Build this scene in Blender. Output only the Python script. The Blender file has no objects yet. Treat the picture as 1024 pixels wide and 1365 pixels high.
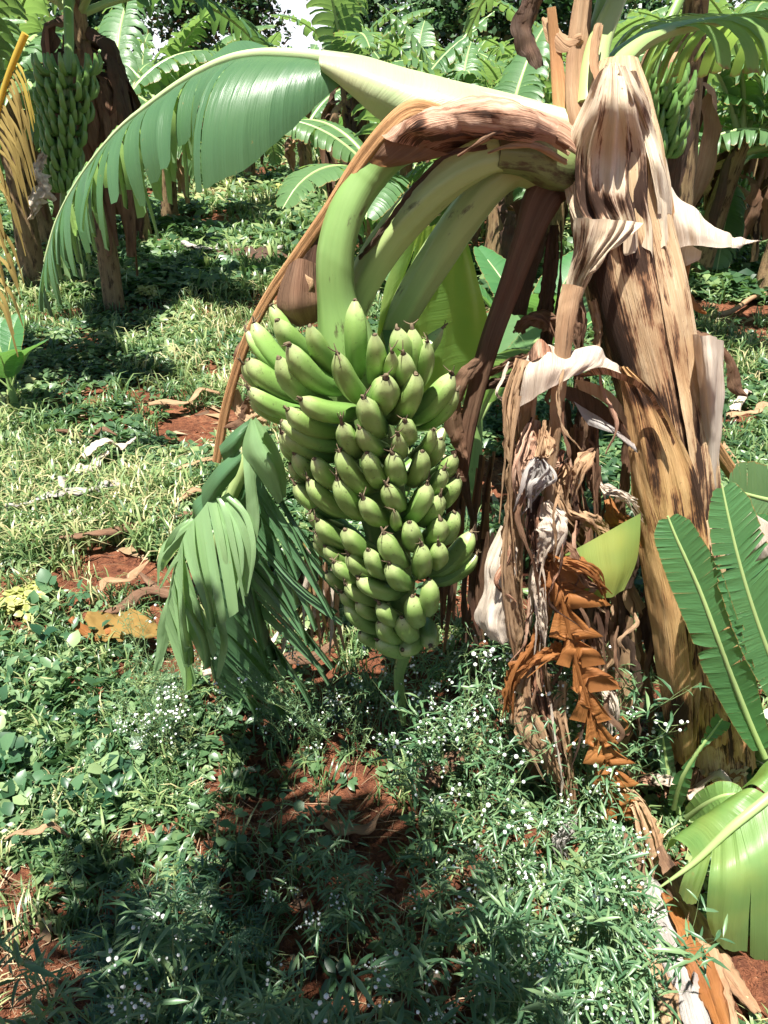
import bpy, math, random
import numpy as np
from mathutils import Vector, noise as mnoise

random.seed(7)
RNG = np.random.default_rng(7)
SC = bpy.context.scene
COL = SC.collection
PI = math.pi
R = math.radians

# ------------------------------------------------------------------ camera
CAM = np.array((0.0, 0.0, 1.5)); PITCH = R(29.0); F = 1050.0
FWD = np.array((0, math.cos(PITCH), -math.sin(PITCH)))
UP = np.array((0, math.sin(PITCH), math.cos(PITCH)))
RT = np.array((1.0, 0, 0))
cd = bpy.data.cameras.new('camera'); cam = bpy.data.objects.new('camera', cd); COL.objects.link(cam)
cam.location = CAM; cam.rotation_euler = (PI/2-PITCH, 0, 0)
cd.sensor_fit = 'VERTICAL'; cd.sensor_height = 36; cd.lens = 36*F/1365
cd.clip_start = 0.05; cd.clip_end = 500
SC.camera = cam

def P(px, py, Y):
    """world point seen at photo position px,py and standing Y metres away"""
    d = FWD+RT*(px-512)/F+UP*(682.5-py)/F
    return CAM+d*(Y/d[1])
def G(px, py, z=0.0):
    d = FWD+RT*(px-512)/F+UP*(682.5-py)/F
    return CAM+d*((z-1.5)/d[2])
def proj(p):
    v = np.asarray(p)-CAM; dd = v@FWD
    return 512+F*(v@RT)/dd, 682.5-F*(v@UP)/dd
def pxs(p): return float((np.asarray(p)-CAM)@FWD)/F     # metres per photo pixel at p
def PL(lst): return np.array([P(*a[:3]) for a in lst])

# ------------------------------------------------------------------ numpy value noise
_T = RNG.random((256, 256))
def vnoise(x, y, seed=0):
    x = np.asarray(x, float)+seed*17.3; y = np.asarray(y, float)+seed*9.7
    xi = np.floor(x).astype(int); yi = np.floor(y).astype(int)
    fx = x-xi; fy = y-yi; fx = fx*fx*(3-2*fx); fy = fy*fy*(3-2*fy)
    a = _T[xi & 255, yi & 255]; b = _T[(xi+1) & 255, yi & 255]; c = _T[xi & 255, (yi+1) & 255]; d = _T[(xi+1) & 255, (yi+1) & 255]
    return (a*(1-fx)+b*fx)*(1-fy)+(c*(1-fx)+d*fx)*fy
def fbm(x, y, o=4, seed=0):
    s = 0; a = .5; t = 0
    for k in range(o):
        s = s+a*vnoise(np.asarray(x)*2**k, np.asarray(y)*2**k, seed+k); t += a; a *= .5
    return s/t

def gh(x, y):
    x = np.asarray(x, float); y = np.asarray(y, float)
    near = np.clip(1.2-np.abs(y)/12, 0, 1)
    h = (fbm(x*1.1, y*1.1, 3, 3)-.5)*.10 + (fbm(x*6, y*6, 3, 5)-.5)*.035*near
    h = h+(fbm(x*24, y*24, 3, 8)-.5)*.022*near
    return h

# ------------------------------------------------------------------ mesh builder
class MB:
    def __init__(s): s.v=[]; s.uv=[]; s.t=[]; s.q=[]; s.qm=[]; s.tr=[]; s.tm=[]; s.n=0
    def add(s, V, uv=None, quads=None, tris=None, mat=0, tint=None):
        V = np.asarray(V, float).reshape(-1, 3); k = len(V)
        s.v.append(V); s.uv.append(np.zeros((k, 2)) if uv is None else np.asarray(uv, float).reshape(-1, 2))
        s.t.append(np.full(k, .5) if tint is None else np.broadcast_to(np.asarray(tint, float).reshape(-1), (k,)))
        if quads is not None and len(quads): q = np.asarray(quads)+s.n; s.q.append(q); s.qm.append(np.full(len(q), mat))
        if tris is not None and len(tris): q = np.asarray(tris)+s.n; s.tr.append(q); s.tm.append(np.full(len(q), mat))
        s.n += k
    def grid(s, Pn, UV=None, mat=0, tint=None, wrap=False):
        n, m = Pn.shape[:2]; idx = np.arange(n*m).reshape(n, m)
        a = idx[:-1, :-1]; b = idx[1:, :-1]; c = idx[1:, 1:]; d = idx[:-1, 1:]
        q = np.stack([a, b, c, d], -1).reshape(-1, 4)
        if wrap:
            q2 = np.stack([idx[:-1, -1], idx[1:, -1], idx[1:, 0], idx[:-1, 0]], -1); q = np.concatenate([q, q2])
        s.add(Pn, UV, q, None, mat, tint)
    def build(s, name, mats, parent=None, smooth=True, solid=0, loc=None):
        if not isinstance(mats, (list, tuple)): mats = [mats]
        V = np.concatenate(s.v); UV = np.concatenate(s.uv); T = np.concatenate(s.t)
        q = np.concatenate(s.q) if s.q else np.zeros((0, 4), int); t = np.concatenate(s.tr) if s.tr else np.zeros((0, 3), int)
        me = bpy.data.meshes.new(name)
        org = np.zeros(3)
        if parent is not None and parent.get('_org') is not None: org = np.array(parent['_org'])
        elif loc is not None: org = np.array(loc, float)
        V = V-org
        me.vertices.add(len(V)); me.vertices.foreach_set('co', V.astype(np.float32).ravel())
        li = np.concatenate([q.ravel(), t.ravel()]).astype(np.int32)
        me.loops.add(len(li)); me.loops.foreach_set('vertex_index', li)
        nq, nt = len(q), len(t)
        me.polygons.add(nq+nt)
        ls = np.concatenate([np.arange(nq)*4, nq*4+np.arange(nt)*3]).astype(np.int32)
        me.polygons.foreach_set('loop_start', ls)
        me.polygons.foreach_set('loop_total', np.concatenate([np.full(nq, 4), np.full(nt, 3)]).astype(np.int32))
        mi = np.concatenate((s.qm if s.q else [])+(s.tm if s.tr else [])).astype(np.int32)
        me.polygons.foreach_set('material_index', mi)
        me.polygons.foreach_set('use_smooth', np.full(nq+nt, smooth))
        me.update(calc_edges=True)
        uvl = me.uv_layers.new(name='UVMap'); uvl.data.foreach_set('uv', UV[li].astype(np.float32).ravel())
        at = me.attributes.new('tint', 'FLOAT', 'POINT'); at.data.foreach_set('value', T.astype(np.float32))
        me.validate()
        for m in mats: me.materials.append(m)
        o = bpy.data.objects.new(name, me); COL.objects.link(o)
        o['_org'] = [float(c) for c in org]
        if parent is not None: o.parent = parent
        elif loc is not None: o.location = loc
        if solid:
            md = o.modifiers.new('thickness', 'SOLIDIFY'); md.thickness = solid; md.offset = 0
        return o

def tag(o, label=None, cat=None, group=None, kind=None):
    if label: o['label'] = label
    if cat: o['category'] = cat
    if group: o['group'] = group
    if kind: o['kind'] = kind
    return o
def empty(name, loc, label, cat, group=None):
    o = bpy.data.objects.new(name, None); COL.objects.link(o); o.location = tuple(float(c) for c in loc); o.empty_display_size = .1
    o['_org'] = [float(c) for c in loc]
    return tag(o, label, cat, group)
def copy_tree(o, parent=None):
    c = o.copy(); COL.objects.link(c)
    if parent is not None: c.parent = parent
    for ch in o.children: copy_tree(ch, c)
    return c

# ------------------------------------------------------------------ curves and shapes
def cr(pts, n):
    """Catmull-Rom resampling of rows of any width to n points"""
    p = np.asarray(pts, float)
    if len(p) == 2: t = np.linspace(0, 1, n)[:, None]; return p[0]*(1-t)+p[1]*t
    e = np.concatenate([[2*p[0]-p[1]], p, [2*p[-1]-p[-2]]])
    seg = np.linspace(0, len(p)-1-1e-9, n); i = seg.astype(int); f = (seg-i)[:, None]
    a, b, c, d = e[i], e[i+1], e[i+2], e[i+3]
    return .5*((2*b)+(c-a)*f+(2*a-5*b+4*c-d)*f*f+(3*b-a-3*c+d)*f**3)
def nrm(a): return a/np.maximum(np.linalg.norm(a, axis=-1, keepdims=True), 1e-9)
def frames(p, ref):
    T = nrm(np.gradient(p, axis=0)); ref = np.broadcast_to(np.asarray(ref, float), p.shape)
    N = nrm(ref-(ref*T).sum(-1, keepdims=True)*T+1e-6); B = np.cross(T, N)
    return T, N, B
def arcl(p): return np.concatenate([[0], np.cumsum(np.linalg.norm(np.diff(p, axis=0), axis=1))])

def tube(mb, pts, rad, seg=10, n=None, mat=0, tint=.5, flat=1.0, ref=(0, -1, .2), rough=0, seed=0, chan=0, rfun=None):
    n = n or max(4, len(pts)*4)
    p = cr(pts, n); r = cr(np.array(rad, float)[:, None], n)[:, 0] if len(rad) == len(pts) else cr(np.array(rad, float)[:, None], n)[:, 0]
    T, N, B = frames(p, ref); s = arcl(p)
    a = np.linspace(0, 2*PI, seg+1)
    rr = r[:, None]*np.ones(seg+1)[None]
    if rough: rr = rr*(1+rough*(vnoise(np.cos(a)[None]*3+s[:, None]*6+7, np.sin(a)[None]*3+20, seed)-.5)*2)
    if chan: rr = rr*(1-chan*np.exp(-(((a[None]-PI/2))/.7)**2))
    if rfun is not None: rr = rr*rfun(a[None], np.linspace(0, 1, n)[:, None])
    Pn = p[:, None]+rr[..., None]*(np.cos(a)[None, :, None]*B[:, None]+np.sin(a)[None, :, None]*N[:, None]*flat)
    UV = np.stack([np.broadcast_to(a[None]*r.mean(), rr.shape), np.broadcast_to(s[:, None], rr.shape)], -1)
    mb.grid(Pn, UV, mat, tint)
    for k in (0, -1):                                                  # end caps
        c = p[k]; ring = Pn[k][:-1]; m = seg
        tr = [(0, 1+i, 1+(i+1) % m) for i in range(m)]
        mb.add(np.vstack([c, ring]), np.tile(UV[k, 0], (m+1, 1)), None, tr, mat, tint)
    return p

def ribbon(mb, spec, n=None, m=7, curl=.6, ref=(0, -1, .3), crumple=.004, rag=.12, mat=0, tint=None, seed=0, wscale=1.0, world=False, pleat=0, lf=False):
    """spec rows: px,py,Y,width px,twist deg. A dry leaf or strap with curled cross-section"""
    a = np.array([list(q)+[0]*(5-len(q)) for q in spec], float)
    n = n or max(8, len(a)*7)
    if world: p0 = a[:, :3]; w0 = a[:, 3]
    else: p0 = PL(a); w0 = np.array([a[i, 3]*pxs(p0[i]) for i in range(len(a))])
    z = cr(np.column_stack([p0, w0*wscale, a[:, 4]]), n); p = z[:, :3]; w = z[:, 3]*.5; tw = np.radians(z[:, 4])
    T, N, B = frames(p, ref); s = arcl(p)
    B2 = B*np.cos(tw)[:, None]+N*np.sin(tw)[:, None]; N2 = -B*np.sin(tw)[:, None]+N*np.cos(tw)[:, None]
    q = np.linspace(-1, 1, m)
    wl = w*(1+rag*(vnoise(s*34, s*0, seed)+.7*vnoise(s*150, s*0+2, seed+7)-.85)*1.5); wr = w*(1+rag*(vnoise(s*34, s*0+9, seed+3)+.7*vnoise(s*150, s*0+5, seed+8)-.85)*1.5)
    W = np.where(q[None] < 0, wl[:, None], wr[:, None])
    c = curl*(1+.4*(vnoise(s*7, s*0, seed+5)-.5)[:, None])+1e-4
    X = W*np.sin(c*q[None])/c; Z = -W*(1-np.cos(c*q[None]))/c
    Z = Z+crumple*(fbm(s[:, None]*22+0*q, q[None]*1.6+5, 3, seed+11)-.5)*2+crumple*.8*(.5-np.abs(2*fbm(s[:, None]*45+q[None]*.8, q[None]*2.6+9, 2, seed+21)-1)*2)
    if pleat: Z = Z+pleat*(np.abs(((q[None]*(1.6+seed%3)+s[:, None]*1.7+seed*.3) % 1)-.5)*4-1)
    Pn = p[:, None]+X[..., None]*B2[:, None]+Z[..., None]*N2[:, None]
    UV = np.stack([q[None]*W+seed*.37, np.broadcast_to(s[:, None], W.shape)+seed*.61], -1)
    if lf: UV[..., 1] = .1+.8*(s/s[-1])[:, None]
    mb.grid(Pn, UV, mat, random.random() if tint is None else tint)
    return p

def patch(mb, rows, nu=20, nv=20, crumple=.004, freq=14, mat=0, tint=.5, seed=0, pleat=0, npl=5, stem=None, stains=None, world=False, ragb=0, lf=0):
    """a sheet through rows of points (px,py[,Y]); rows run across, the first row is the top"""
    R0 = []
    for r in rows:
        rr = []
        for q in r:
            if len(q) == 2: q = (q[0], q[1], stemY(q[0], q[1], stem or .004))
            rr.append(q if world else P(*q))
        R0.append(cr(np.array(rr), nu))
    A = np.array(R0)                                                   # rows, nu, 3
    A = np.stack([cr(A[:, j], nv) for j in range(nu)], 1)
    s = np.linalg.norm(np.diff(A, axis=0), axis=-1).mean(1); s = np.concatenate([[0], np.cumsum(s)])
    u = np.linalg.norm(np.diff(A, axis=1), axis=-1).mean(0); u = np.concatenate([[0], np.cumsum(u)])
    du = np.gradient(A, axis=1); dv = np.gradient(A, axis=0); N = nrm(np.cross(du, dv))
    d = crumple*(fbm(u[None]*freq*3+0*s[:, None], s[:, None]*freq, 3, seed)-.5)*2
    if pleat:
        q = np.linspace(0, 1, nu); ph = fbm(q[None]*3+s[:, None]*2, s[:, None]*3, 2, seed+4)
        d = d+pleat*np.sin(2*PI*(npl*q[None]+ph*1.3))*np.clip(1.2-np.abs(2*q-1)**4, 0, 1)[None]
    A = A+N*d[..., None]
    if ragb:
        z = np.linspace(0, 1, nv)[:, None]**6
        A = A+z[..., None]*np.array((0, 0, -1.0))*(ragb*(vnoise(u[None]*90, 0*u[None], seed)-.4))[..., None]
    UV = np.stack([np.broadcast_to(u[None], d.shape)+seed*.31, np.broadcast_to(s[:, None], d.shape)+seed*.17], -1)
    if lf == 1: UV[..., 1] = .1+.82*(s/s[-1])[:, None]
    if lf == 3: UV = np.stack([np.broadcast_to(s[:, None], d.shape)+seed*.3, np.broadcast_to(u[None], d.shape)], -1)
    if lf == 2: UV = np.stack([np.broadcast_to(s[:, None], d.shape)+u[None]*.35, np.broadcast_to(.1+.82*(u/u[-1])[None], d.shape)], -1)
    T = tint
    if stains is not None:
        X, Y = proj(A.reshape(-1, 3)); T = stain_at(X, Y, stains)
    mb.grid(A, UV, mat, T)
    return A
def stain_at(X, Y, stains):
    t = np.zeros(len(X))
    for (sx, sy, rx, ry, k) in stains:
        t = np.maximum(t, k*np.exp(-(((X-sx)/rx)**2+((Y-sy)/ry)**2)))
    return t

def blade(mb, rib, N, width, nstrip=24, rows=7, cols=3, tear=.5, droop=.5, lift=.25, vang=20, sides=(-1, 1), mat=0, tint=.5,
          seed=0, wprof=None, tl=.03, tr=.98, taper=.75, wob=.25, jit=.12, uneven=.6, tpow=2.4, endcut=0, droop2=None, sidew=(1, 1)):
    """leaf blade hung on a midrib: strips between side veins, torn apart by `tear`"""
    rng = np.random.default_rng(seed+1000)
    n = len(rib); T = nrm(np.gradient(rib, axis=0)); N = nrm(N-(N*T).sum(-1, keepdims=True)*T)
    S = np.cross(T, N); L = arcl(rib)[-1]; tt = np.linspace(0, 1, n)
    if wprof is None: wprof = lambda t: np.clip(np.sin(PI*np.clip(t, 0, 1)**.8), 0, 1)**.55
    g = np.array((0, 0, -1.0))
    for sd in sides:
        b = np.cumsum(1+uneven*(rng.random(nstrip)*2-1)); b = np.concatenate([[0], b])/b[-1]; b = tl+(tr-tl)*b
        k = nstrip; c = np.linspace(0, 1, cols)
        tq = b[:-1, None]+(b[1:]-b[:-1])[:, None]*c[None]                     # k,cols
        def smp(A): return np.stack([np.interp(tq, tt, A[:, i]) for i in range(3)], -1)
        p, Tt, Nn, Ss = smp(rib), nrm(smp(T)), nrm(smp(N)), nrm(smp(S))*sd
        te = (tear(tq.mean(1)) if callable(tear) else np.full(k, tear))
        te = np.clip(te*(.55+.9*rng.random(k)), 0, 1)
        dr = (droop(tq) if callable(droop) else np.full(tq.shape, droop))
        if droop2 is not None and sd > 0: dr = np.full(tq.shape, droop2)
        dr = dr+(rng.random(k)*2-1)[:, None]*te[:, None]*.35
        va = R(vang)*(1+.3*te*(rng.random(k)*2-1))[:, None, None]
        D = nrm(Ss*np.cos(va)+Tt*np.sin(va)+Nn*lift)
        w = width*(sidew[0] if sd < 0 else sidew[1])*wprof(tq)*(1+jit*te*(rng.random(k)*2-1))[:, None]
        if endcut: w = w*(1-endcut*te*rng.random(k))[:, None]
        tws = (rng.random(k)*2-1)*te*wob
        Q = np.linspace(0, 1, rows); pos = p+Nn*0.0; out = [pos]
        for r in range(1, rows):
            q = (Q[r]+Q[r-1])/2
            kk = np.clip(dr*q**1.1*1.25, 0, 1.3)[..., None]
            d = nrm(D*(1-kk*.85)+g*kk+Tt*(tws*q)[:, None, None]+Nn*(tws*q*.8*np.sin(q*5+k))[:, None, None])
            pos = pos+d*(w*(Q[r]-Q[r-1]))[..., None]
            out.append(pos)
        A = np.stack(out, 2)                                                 # k,cols,rows,3
        cen = A.mean(1, keepdims=True)
        tp = (te[:, None]*taper*np.clip((Q[None]-.12)/.88, 0, 1)**tpow)[:, None, :, None]
        A = A+(cen-A)*tp
        fold = (np.abs(np.linspace(-1, 1, cols))-.5)[None, :, None]*(te[:, None, None]*.25+.06)*np.sin(Q*PI*.5)[None, None]*(L/nstrip)
        A = A+Nn[:, :, None]*fold[..., None]
        U = np.broadcast_to((tq*L)[..., None], A.shape[:3])+seed*.71; V = np.broadcast_to(Q[None, None], A.shape[:3])
        tin = np.clip(tint+.18*(rng.random(k)-.5), 0, 1)
        flip = sd < 0
        for i in range(k):
            Ai = A[i] if flip else A[i, ::-1]; Ui = np.stack([U[i], V[i]], -1); Ui = Ui if flip else Ui[::-1]
            mb.grid(Ai, Ui, mat, tin[i])

# ------------------------------------------------------------------ materials
class NT:
    def __init__(s, name):
        s.m = bpy.data.materials.new(name); s.m.use_nodes = True; s.t = s.m.node_tree; s.t.nodes.clear(); s.out = s.n('ShaderNodeOutputMaterial')
    def n(s, ty, **k):
        nd = s.t.nodes.new(ty)
        for a, v in k.items(): setattr(nd, a, v)
        return nd
    def l(s, a, b): s.t.links.new(a, b)
    def noise(s, vec, scale, detail=4, rough=.6, mp=None):
        nd = s.n('ShaderNodeTexNoise'); nd.inputs['Scale'].default_value = scale; nd.inputs['Detail'].default_value = detail; nd.inputs['Roughness'].default_value = rough
        if mp is not None:
            m = s.n('ShaderNodeMapping'); m.inputs['Scale'].default_value = mp; s.l(vec, m.inputs[0]); vec = m.outputs[0]
        s.l(vec, nd.inputs['Vector']); return nd.outputs['Fac']
    def ramp(s, fac, stops, interp='LINEAR'):
        r = s.n('ShaderNodeValToRGB'); r.color_ramp.interpolation = interp; e = r.color_ramp.elements
        while len(e) < len(stops): e.new(.5)
        for x, (p, c) in zip(e, stops):
            x.position = p; x.color = (c, c, c, 1) if not hasattr(c, '__len__') else (*c, 1)
        s.l(fac, r.inputs[0]); return r.outputs[0]
    def mix(s, f, a, b, mode='MIX'):
        m = s.n('ShaderNodeMix', data_type='RGBA', blend_type=mode)
        for so, v in ((m.inputs[0], f), (m.inputs[6], a), (m.inputs[7], b)):
            if hasattr(v, 'is_linked') or hasattr(v, 'links'): s.l(v, so)
            elif hasattr(v, '__len__'): so.default_value = (*v, 1)
            else: so.default_value = v
        return m.outputs[2]
    def math(s, op, a, b=0.0, clamp=False):
        m = s.n('ShaderNodeMath', operation=op, use_clamp=clamp)
        for so, v in ((m.inputs[0], a), (m.inputs[1], b)):
            if hasattr(v, 'links'): s.l(v, so)
            else: so.default_value = v
        return m.outputs[0]
    def surf(s, col, rough=.6, transl=0, tcol=None, bump=None, bs=.3, bd=.01, spec=.5):
        b = s.n('ShaderNodeBsdfPrincipled'); 
        if hasattr(col, 'links'): s.l(col, b.inputs['Base Color'])
        else: b.inputs['Base Color'].default_value = (*col, 1)
        if hasattr(rough, 'links'): s.l(rough, b.inputs['Roughness'])
        else: b.inputs['Roughness'].default_value = rough
        b.inputs['Specular IOR Level'].default_value = spec
        if bump is not None:
            bn = s.n('ShaderNodeBump'); bn.inputs['Strength'].default_value = bs; bn.inputs['Distance'].default_value = bd
            s.l(bump, bn.inputs['Height']); s.l(bn.outputs[0], b.inputs['Normal'])
        o = b.outputs[0]
        if transl:
            t = s.n('ShaderNodeBsdfTranslucent'); c = tcol if tcol is not None else col
            if hasattr(c, 'links'): s.l(c, t.inputs[0])
            else: t.inputs[0].default_value = (*c, 1)
            mx = s.n('ShaderNodeMixShader'); mx.inputs[0].default_value = transl; s.l(o, mx.inputs[1]); s.l(t.outputs[0], mx.inputs[2]); o = mx.outputs[0]
        s.l(o, s.out.inputs[0]); return s.m
    def uv(s): return s.n('ShaderNodeTexCoord').outputs['UV']
    def obj(s): return s.n('ShaderNodeTexCoord').outputs['Object']
    def attr(s, nm='tint'): a = s.n('ShaderNodeAttribute'); a.attribute_name = nm; return a.outputs['Fac']

def leaf_mat(name, dark, light, tcol, transl=.35, rough=.38, brown=(.30, .19, .06), edge=.985, yellow=None, spec=.5, yr=(.62, .8)):
    m = NT(name); uv = m.uv(); tin = m.attr()
    vein = m.noise(uv, 1.0, 3, .7, (260, 1.2, 1)); big = m.noise(m.obj(), 4.5, 3)
    band = m.noise(uv, 1.0, 2, .5, (38, .6, 1))
    c = m.mix(m.math('ADD', m.math('MULTIPLY', vein, .55), m.math('MULTIPLY', band, .5)), dark, light)
    c = m.mix(m.math('MULTIPLY', tin, .5), c, m.mix(.5, light, (.16, .24, .05)))
    if yellow is not None:
        c = m.mix(m.ramp(big, [(yr[0]-.12, 0.0), (yr[1], 1.0)]), c, yellow)
    sp = m.n('ShaderNodeSeparateXYZ'); m.l(uv, sp.inputs[0])
    e = m.math('ADD', sp.outputs[1], m.math('MULTIPLY', m.math('SUBTRACT', m.noise(uv, 1.0, 3, .6, (70, 2, 1)), .5), .16))
    ef = m.ramp(e, [(edge-.02, 0.0), (min(1, edge+.015), 1.0)])
    c2 = m.mix(ef, c, brown)
    spot = m.noise(m.obj(), 60, 3, .7); c2 = m.mix(m.ramp(spot, [(.70, 0.0), (.76, .6)]), c2, brown)
    bk = m.n('ShaderNodeNewGeometry').outputs['Backfacing']
    c3 = m.mix(m.math('MULTIPLY', bk, .35), c2, m.mix(.5, light, (.22, .30, .17)))
    tc = m.mix(ef, m.mix(m.math('MULTIPLY', vein, .6), tcol, m.mix(.5, tcol, (.5, .6, .1))), brown)
    h = m.math('ADD', m.math('MULTIPLY', vein, .6), band)
    return m.surf(c3, rough, transl, tc, h, .55, .004, spec)

def dry_mat(name, a, b, c, dark=(.035, .018, .012), cov=.62, transl=.25, rough=.75, fib=480, bump=.8, stain=False, spec=.25, fleck=True):
    m = NT(name); uv = m.uv(); tin = m.attr()
    f1 = m.noise(uv, 1.0, 5, .7, (fib, 5, 1)); f2 = m.noise(uv, 1.0, 4, .6, (fib*.16, 3, 1)); bl = m.noise(uv, 1.0, 5, .65, (26, 7, 1))
    big = m.noise(m.obj(), 9, 3)
    col = m.ramp(m.math('ADD', m.math('MULTIPLY', f1, .45), m.math('MULTIPLY', f2, .55)), [(.30, a), (.5, b), (.68, c)])
    if not stain: col = m.mix(m.math('MULTIPLY', tin, .55), col, m.mix(.5, a, b), 'MIX')
    col = m.mix(m.ramp(big, [(.45, 0.0), (.7, .45)]), col, m.mix(.5, a, (.30, .11, .06)))
    if stain:
        v = m.math('ADD', tin, m.math('MULTIPLY', m.math('SUBTRACT', m.math('ADD', m.math('MULTIPLY', f1, .9), m.math('MULTIPLY', bl, 1.1)), 1.0), 2.4))
        col = m.mix(m.ramp(v, [(.28, 0.0), (.42, .75)]), col, (.22, .085, .04))
        col = m.mix(m.ramp(v, [(.45, 0.0), (.62, .95)]), col, dark)
        if fleck: col = m.mix(m.ramp(m.noise(uv, 1.0, 4, .7, (170, 90, 1)), [(.66, 0.0), (.70, .8)]), col, (.14, .05, .025))
    else:
        v = m.math('ADD', bl, m.math('MULTIPLY', m.math('SUBTRACT', f1, .5), .5))
        col = m.mix(m.ramp(v, [(cov, 0.0), (cov+.09, .85)]), col, dark)
    h = m.math('ADD', f1, m.math('MULTIPLY', f2, 1.6))
    return m.surf(col, rough, transl, m.mix(.35, col, (.65, .30, .10)), h, bump, .006, spec)

M = {}
M['leaf'] = leaf_mat('shade_darkened_leaf', (.018, .066, .036), (.070, .165, .080), (.13, .32, .07), .24, edge=1.3)  # green darkened so the colour carries the shade on turned-away blades
M['leaf_pale'] = leaf_mat('pale_leaf', (.08, .19, .06), (.20, .34, .10), (.34, .55, .10), .42, yellow=(.42, .42, .10))
M['leaf_gold'] = leaf_mat('yellowing_leaf', (.05, .13, .05), (.12, .24, .07), (.40, .50, .06), .42, yellow=(.45, .36, .06), yr=(.45, .6), edge=.93)
M['leaf_yellow'] = leaf_mat('yellow_leaf', (.50, .33, .05), (.62, .44, .08), (.7, .42, .05), .4, yellow=(.55, .30, .06), rough=.8, spec=.15)
M['leaf_bg'] = leaf_mat('plantation_leaf', (.030, .090, .040), (.13, .24, .105), (.26, .46, .11), .34, rough=.36)
M['leaf_sucker'] = leaf_mat('sucker_leaf', (.030, .120, .050), (.065, .20, .075), (.15, .40, .08), .33)
M['leaf_base'] = leaf_mat('pale_leaf_base', (.26, .35, .15), (.50, .56, .34), (.40, .50, .16), .2, yellow=(.56, .52, .30), yr=(.5, .7), edge=1.3)
M['leaf_backlit'] = leaf_mat('backlit_leaf', (.06, .16, .04), (.18, .31, .07), (.45, .62, .08), .5, yellow=(.42, .42, .08), yr=(.58, .74), edge=1.3)  # brightness of light from behind put into the leaf colour
M['leaf_strip'] = leaf_mat('sunlit_strip_leaf', (.13, .26, .12), (.28, .43, .21), (.32, .54, .16), .36, rough=.33, edge=1.3)  # sun on the strips put into a paler leaf colour
M['weed'] = None
def simple_leaf(name, ramp, tcol, transl=.35, rough=.38):
    m = NT(name); tin = m.attr(); c = m.ramp(tin, ramp)
    c = m.mix(m.math('MULTIPLY', m.noise(m.obj(), 55, 2), .5), c, m.mix(.5, ramp[0][1], c))
    return m.surf(c, rough, transl, m.mix(.5, c, tcol), None)
M['weed'] = simple_leaf('weed_leaf', [(0, (.014, .042, .022)), (.42, (.070, .140, .058)), (.75, (.21, .29, .12)), (1, (.40, .38, .17))], (.25, .50, .10), .25)
M['herb'] = simple_leaf('herb_leaf', [(0, (.018, .060, .030)), (.5, (.085, .175, .080)), (1, (.24, .33, .15))], (.25, .50, .12), .25)
M['bluish'] = simple_leaf('feathery_leaf', [(0, (.018, .055, .034)), (.5, (.050, .125, .066)), (1, (.13, .23, .11))], (.15, .42, .18), .25)
M['grass'] = simple_leaf('grass_blade', [(0, (.022, .060, .026)), (.4, (.085, .165, .060)), (.7, (.24, .32, .12)), (1, (.56, .47, .26))], (.3, .5, .1), .25)
M['yweed'] = simple_leaf('yellow_weed_leaf', [(0, (.26, .30, .08)), (1, (.50, .50, .20))], (.6, .6, .1))
m = NT('petal'); M['petal'] = m.surf((.80, .82, .78), .6, .2, (.8, .8, .75))
m = NT('flower_centre'); M['centre'] = m.surf((.55, .35, .05), .7)
m = NT('weed_stem'); M['wstem'] = m.surf(m.mix(m.attr(), (.07, .14, .05), (.22, .26, .10)), .55)
M['straw'] = simple_leaf('straw', [(0, (.10, .055, .03)), (.5, (.33, .22, .12)), (1, (.60, .50, .36))], (.5, .35, .15), .15, .7)
def soil():
    m = NT('red_soil'); o = m.obj(); n1 = m.noise(o, 3.0, 5); n2 = m.noise(o, 40, 5, .7); n3 = m.noise(o, 160, 3, .7)
    c = m.ramp(n1, [(.3, (.12, .044, .022)), (.55, (.29, .11, .055)), (.75, (.40, .19, .10))])
    c = m.mix(m.ramp(n2, [(.38, .9), (.62, 0.0)]), c, (.095, .034, .020))
    c = m.mix(m.ramp(n3, [(.62, 0.0), (.75, .5)]), c, (.50, .30, .18))
    return m.surf(c, .95, 0, None, m.math('ADD', n2, m.math('MULTIPLY', n3, .5)), 1.0, .02, .15)
M['soil'] = soil()
# fruit
def fruit():
    m = NT('green_banana_skin'); uv = m.uv(); sp = m.n('ShaderNodeSeparateXYZ'); m.l(uv, sp.inputs[0])
    n = m.noise(uv, 1.0, 3, .6, (5, 2, 1)); f = m.noise(m.obj(), 420, 2)
    c = m.ramp(sp.outputs[1], [(0, (.075, .175, .040)), (.45, (.145, .285, .065)), (.82, (.26, .41, .11)), (.93, (.44, .54, .22)), (1, (.44, .46, .24))])
    c = m.mix(m.math('MULTIPLY', n, .4), c, (.075, .17, .04))
    c = m.mix(m.math('MULTIPLY', m.attr(), .35), c, (.20, .29, .075))
    c = m.mix(m.ramp(m.noise(m.obj(), 130, 4, .75), [(.60, 0.0), (.70, .8)]), c, (.06, .055, .03))
    c = m.mix(m.ramp(m.noise(m.obj(), 38, 5, .8), [(.60, 0.0), (.72, .55)]), c, (.10, .085, .04))
    return m.surf(c, m.math('ADD', m.math('MULTIPLY', n, .25), .24), .0, None, f, .10, .002, .5)
M['banana'] = fruit()
m = NT('withered_flower_end'); M['btip'] = m.surf(m.mix(m.noise(m.obj(), 200, 3), (.03, .02, .014), (.22, .16, .09)), .9)
def stalk(name, a, b, scar=.68):
    m = NT(name); uv = m.uv(); f = m.noise(uv, 1.0, 4, .6, (90, 6, 1)); g = m.noise(m.obj(), 12, 4)
    c = m.mix(m.math('ADD', m.math('MULTIPLY', f, .5), m.math('MULTIPLY', g, .5)), a, b)
    c = m.mix(m.ramp(m.noise(uv, 1.0, 5, .7, (30, 9, 1)), [(scar, 0.0), (scar+.08, .85)]), c, (.045, .025, .015))
    return m.surf(c, .42, 0, None, f, .25, .004, .45)
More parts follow.
